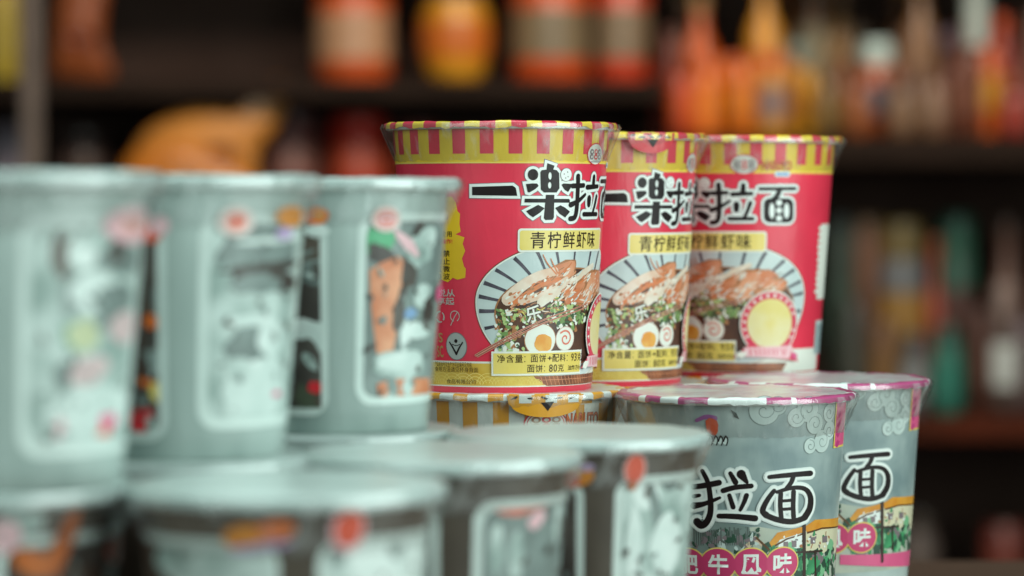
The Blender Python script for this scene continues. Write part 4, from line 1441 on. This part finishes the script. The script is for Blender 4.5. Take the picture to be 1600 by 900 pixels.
def pouch(name, outline, D, depth, m, base_z, label, seal_m):
    """a filled bag: an outline (picture positions) blown up to a real thickness, with a crimped seal"""
    pts = [at(x, y, D) for x, y in outline]
    c = sum(pts, Vector()) / len(pts)
    zmin = min(q.z for q in pts)
    root = empty(name, (c.x, c.y, base_z))
    n = len(pts)
    vs, fs = [], []
    rows = []
    for side in (-1, 1):
        for k, sc in enumerate((1.0, 0.93, 0.75, 0.5, 0.22)):
            row = []
            for q in pts:
                d = q - c
                y = side * depth * math.sqrt(max(0, 1 - sc * sc)) + (side * 0.001)
                y += 0.12 * depth * noise.noise(Vector((d.x * 60, d.z * 60, side)))
                row.append(len(vs))
                vs.append((d.x * sc, y, (c.z - zmin) + d.z * sc))
            rows.append((side, row))
        row = rows[-1][1]
        vs.append((0, side * depth, c.z - zmin))
        top = len(vs) - 1
        for i in range(n):
            f = (row[i], row[(i + 1) % n], top)
            fs.append(f if side < 0 else f[::-1])
    for k in range(len(rows) - 1):
        if rows[k][0] != rows[k + 1][0]:
            continue
        a, b = rows[k][1], rows[k + 1][1]
        for i in range(n):
            j = (i + 1) % n
            f = (a[i], a[j], b[j], b[i])
            fs.append(f if rows[k][0] < 0 else f[::-1])
    a, b = rows[0][1], rows[5][1]
    for i in range(n):
        j = (i + 1) % n
        fs.append((a[j], a[i], b[i], b[j]))
    mesh('bag_body', vs, fs, m, root)
    # printed patch on its front
    patch = []
    pv, pf = [], []
    for k in range(18):
        t = 2 * PI * k / 18
        pv.append((0.03 * math.cos(t), -depth * 1.04 - 0.0008, (c.z - zmin) * 0.62 + 0.012 * math.sin(t)))
    pv2 = [(x, y + 0.001, z) for x, y, z in pv]
    nn = len(pv)
    pf = [tuple(range(nn))[::-1], tuple(range(nn, 2 * nn))] + [((k + 1) % nn, k, nn + k, nn + (k + 1) % nn) for k in range(nn)]
    mesh('label', pv + pv2, pf, seal_m, root)
    tag(root, label, 'bag')
    return root


pouch('snack_bag', smooth([(190, 300), (205, 245), (230, 205), (290, 172), (350, 172), (395, 180), (418, 140), (436, 122), (446, 150), (436, 190), (400, 240), (385, 300), (190, 300)], 3)[:-1],
      BD - 430, 0.03, pm('#d08a3c'), zl2 + 0.0006, 'orange snack bag with a pointed twisted corner, lying on the left shelf', pm('#7a3418'))
pouch('snack_bag', smooth([(192, 300), (190, 266), (205, 240), (260, 222), (330, 240), (380, 268), (390, 300), (192, 300)], 3)[:-1],
      BD - 590, 0.02, pm('#c4741c'), zl2 + 0.0006, 'smaller bright orange bag lying in front of the pointed orange bag', pm('#e08a2a'))
pouch('snack_bag', smooth([(80, 126), (84, 60), (92, -20), (110, -80), (160, -80), (168, -20), (160, 60), (176, 126), (80, 126)], 3)[:-1],
      BD - 100, 0.03, pm('#8f4a24'), zl1 + 0.0006, 'tall brownish orange bag standing just right of the post', pm('#6e2c18'))

RIGHT1 = [
    ('bottle', 1043, 40, 40, '#8f2a1c', '#a43220', '#5a3020', 'short dark red bottle at the left end of the crowded shelf'),
    ('bottle', 1093, 54, -16, '#bf5414', '#d0661c', '#a88050', 'orange bottle with a tan cap, second from the left of the crowded shelf'),
    ('jar', 1143, 50, 84, '#c9590f', '#da7418', '#c4561a', 'short bright orange jar on the crowded right shelf'),
    ('bottle', 1194, 56, -60, '#c88a26', '#bb3e18', '#a98a52', 'tall bottle with amber body, red label and tan neck'),
    ('pot', 1243, 44, 62, '#c98a14', '#d8a01c', '#5c7470', 'amber pot with a grey teal lid'),
    ('can', 1270, 48, -60, '#7a4c28', '#8a8066', '#b4481c', 'tall brown can with an orange top behind the amber pot', ),
    ('bottle', 1312, 44, -40, '#7d5a2a', '#6a4a2a', '#7a4a2c', 'olive brown bottle left of the white topped jar'),
    ('pot', 1370, 62, 60, '#b1521e', '#5a5c6a', '#b9d0cc', 'orange jar with a round white top and a slate label'),
    ('bottle', 1437, 50, -60, '#7a5636', '#8a684a', '#b8902c', 'tall brown bottle with a yellow neck, right of the white topped jar'),
    ('bottle', 1478, 44, 40, '#6a4030', '#857078', '#a89ab0', 'small brown bottle with a lilac cap'),
    ('can', 1522, 46, 74, '#74402c', '#7c4a34', '#6a3a28', 'brown can with a white can stacked on it at the upper right'),
    ('bottle', 1564, 52, 20, '#8f2a1c', '#cf8c20', '#c44c1c', 'red bottle with a yellow label and orange cap near the right edge'),
    ('can', 1622, 46, 10, '#5a3a2c', '#6a4632', '#50342a', 'dull brown can at the right edge of the crowded shelf'),
]
for it in RIGHT1:
    k, cx, wp, yt, b_, l_, c_, lb = it
    dd = BD + (500 if cx in (1270, 1312, 1478) else 0)
    product(k, cx, 210, wp, yt, b_, l_, c_, lb, D=dd, ybd=zr1 + 0.0006)
RIGHT1B = [
    ('bottle', 1068, 40, -30, '#6a3a20', '#8a4a20', '#7a6038', 'dim brown bottle behind the orange bottle with the tan cap'),
    ('jar', 1118, 46, 96, '#d0601a', '#c85010', '#b8461a', 'orange jar in the back row, between two orange ones'),
    ('can', 1168, 44, 78, '#c96a14', '#d08a20', '#c24a1c', 'amber can in the back row beside the tall red labelled bottle'),
    ('bottle', 1220, 46, -60, '#8a5426', '#a06a34', '#b8521c', 'brown bottle with an orange cap in the back row'),
    ('can', 1340, 40, 30, '#5a4a34', '#6a5030', '#6a4a34', 'dim olive can behind the white topped jar'),
    ('bottle', 1405, 44, -60, '#7a4a26', '#8a5a30', '#c08a3a', 'brown bottle with a yellow cap behind the tall yellow necked bottle'),
    ('can', 1500, 44, 30, '#8a4028', '#8f4a30', '#a4481e', 'rusty can in the back row, left of the white necked bottle'),
    ('can', 1590, 40, 40, '#7a2a1e', '#8a3a22', '#b0401c', 'dark red can in the back row near the right edge'),
]
for k, cx, wp, yt, b_, l_, c_, lb in RIGHT1B:
    product(k, cx, 210, wp, yt, b_, l_, c_, lb, D=BD + 700, ybd=zr1 + 0.0006)
product('can', 1525, 73.5, 34, -50, '#c4d2cc', '#b4c2bc', '#a8b6b0', 'slim white can stacked on a brown can at the upper right')
RIGHT2 = [
    ('can', 1315, 46, 338, '#2c3a30', '#33443a', '#2a3530', 'dark green can at the left end of the middle right shelf'),
    ('can', 1354, 48, 340, '#6a4630', '#5c3c2a', '#7a5a3a', 'brown can beside the dark green can'),
    ('jar', 1408, 76, 345, '#5c6064', '#8f6c30', '#6a5c34', 'jar with an amber label and olive lid on the middle right shelf'),
    ('bottle', 1460, 38, 370, '#8a3a26', '#7a3322', '#8e4228', 'rusty red bottle left of the green bottle'),
    ('jar', 1494, 60, 335, '#204a3c', '#4a302a', '#225040', 'green jar with a brown label band'),
    ('bottle', 1572, 56, 340, '#5c4036', '#8f7f84', '#6a4c40', 'brown bottle with a pale label near the right edge'),
    ('can', 1640, 60, 350, '#4a342c', '#5c4236', '#46322a', 'dim brown can beyond the right edge'),
]
for k, cx, wp, yt, b_, l_, c_, lb in RIGHT2:
    product(k, cx, 640, wp, yt, b_, l_, c_, lb, ybd=zr2 + 0.0006)
for k, cx, wp, yt, b_, l_, c_, lb in (
        ('pot', 1436, 60, 800, '#5e5450', '#6a605a', '#54483f', 'grey brown pot on the lowest shelf at the right'),
        ('can', 1570, 70, 820, '#6a2e26', '#75382c', '#4e2a24', 'dull red can on the lowest shelf at the right edge')):
    product(k, cx, 925, wp, yt, b_, l_, c_, lb, ybd=zr3 + 0.0006)

FILL = [
    ('can', 1050, 30, 60, '#6a2c1c', '#7a3420', '#5c2a1c', 'narrow maroon can in the second row at the left of the crowded shelf'),
    ('can', 1081, 28, 108, '#c45414', '#d0641a', '#b04a14', 'narrow orange can between the rust red can and the vivid orange jar'),
    ('can', 1132, 28, 100, '#d87016', '#dc8420', '#c05c14', 'narrow orange can touching the bright orange jar'),
    ('can', 1182, 28, 90, '#d08a18', '#c86a18', '#b8501a', 'narrow amber can left of the amber jar with greyish label'),
    ('can', 1228, 28, 84, '#c07a1c', '#a86420', '#8a5a24', 'narrow ochre can left of the amber pot'),
    ('can', 1262, 28, 112, '#cf9418', '#b87a1c', '#a06a1c', 'narrow yellow ochre can right of the amber pot'),
    ('can', 1318, 28, 100, '#7a4422', '#8c5228', '#6a3c20', 'narrow brown can between the olive and brown cans'),
    ('can', 1396, 28, 100, '#8a4a2c', '#7a5a4c', '#6a4434', 'narrow russet can right of the white topped jar'),
    ('can', 1434, 28, 96, '#6a4a34', '#94827a', '#7d5c44', 'narrow tan can with a pale band below the yellow neck'),
    ('can', 1484, 28, 104, '#6a3c2c', '#7c4c3a', '#5e3428', 'narrow chestnut can right of the taupe can'),
    ('can', 1548, 28, 70, '#c85a18', '#c88a1c', '#b8441a', 'narrow orange and yellow can left of the red bottle'),
    ('can', 1610, 28, 90, '#5c3a2a', '#7a3a2a', '#4c3026', 'narrow brown can at the far right of the crowded shelf'),
]
for k, cx, wp, yt, b_, l_, c_, lb in FILL:
    product(k, cx, 214, wp, yt, b_, l_, c_, lb, D=BD - 190, ybd=zr1 + 0.0006)
FRONT = [
    ('can', 1066, 38, 120, '#b8421a', '#c85018', '#a83a1a', 'small rust red can at the front of the crowded shelf'),
    ('jar', 1104, 44, 92, '#d96a14', '#e07a1a', '#c85a14', 'small vivid orange jar at the front of the crowded shelf'),
    ('can', 1160, 42, 104, '#cf6a12', '#d87c18', '#d06018', 'small orange can in front of the bright orange jars'),
    ('jar', 1206, 42, 88, '#c98a20', '#8a7470', '#c8501c', 'small amber jar with a greyish label in the front row'),
    ('can', 1294, 40, 128, '#6a5026', '#7d6230', '#5a4424', 'small olive can in front of the olive brown bottle'),
    ('can', 1340, 38, 136, '#8a4a24', '#9a5a2c', '#7a3c20', 'small brown can just left of the white topped jar'),
    ('jar', 1410, 44, 124, '#6f5038', '#7f6248', '#5f4434', 'small dull brown jar right of the white topped jar'),
    ('can', 1458, 42, 130, '#7a5a44', '#866a54', '#6a4c3a', 'small taupe can below the lilac capped bottle'),
    ('jar', 1586, 46, 128, '#8a2a20', '#9a3626', '#7a2a20', 'small dark red jar at the front near the right edge'),
]
for k, cx, wp, yt, b_, l_, c_, lb in FRONT:
    product(k, cx, 214, wp, yt, b_, l_, c_, lb, D=BD - 430, ybd=zr1 + 0.0006)
MID = [
    ('can', 1334, 40, 470, '#3a3a34', '#45463e', '#33332e', 'low dark grey can in front of the dark green can'),
    ('can', 1380, 44, 500, '#6a4a2c', '#7a5a34', '#5a3e28', 'low brown can in front of the olive lidded jar'),
    ('jar', 1428, 42, 520, '#55585a', '#8a8f90', '#4a4a4a', 'low grey jar with a pale label, in the front of the middle right shelf'),
    ('jar', 1480, 48, 510, '#2a6a5c', '#2f7a6a', '#244f46', 'low teal jar in front of the green jar'),
    ('can', 1534, 40, 480, '#4a2c22', '#56362a', '#3e2620', 'low dark brown can right of the teal jar'),
    ('jar', 1600, 50, 500, '#4c3c3a', '#5a4a48', '#70646a', 'low dusky jar at the right edge of the middle shelf'),
]
for k, cx, wp, yt, b_, l_, c_, lb in MID:
    product(k, cx, 645, wp, yt, b_, l_, c_, lb, D=BD - 430, ybd=zr2 + 0.0006)
product('pot', 1569, 645, 40, 440, '#5a4a44', '#c8d0ce', '#8a7a74', 'slim pot with a white middle on the middle right shelf', D=BD - 560, ybd=zr2 + 0.0006)

# ================================================================== floor and wall
def sheet(name, x0, x1, y0, y1, z, m):
    o = mesh(name, [(x0, y0, z), (x1, y0, z), (x1, y1, z), (x0, y1, z)], [(0, 1, 2, 3)], m)
    return tag(o, kind='structure')


sheet('floor', -6, 6, -3, 9, -0.001, mat('shop floor', '#4a4038', 0.6, 0.1, 0.4, 0.1, color2='#3c342e', nscale=3))
wl = box('wall', -6, 6, 6.3, 6.4, 0.0, 3.2, mat('dark shop wall', '#352824', 0.8, 0, 0.4, 0, color2='#2a201d', nscale=2))
tag(wl, kind='structure')
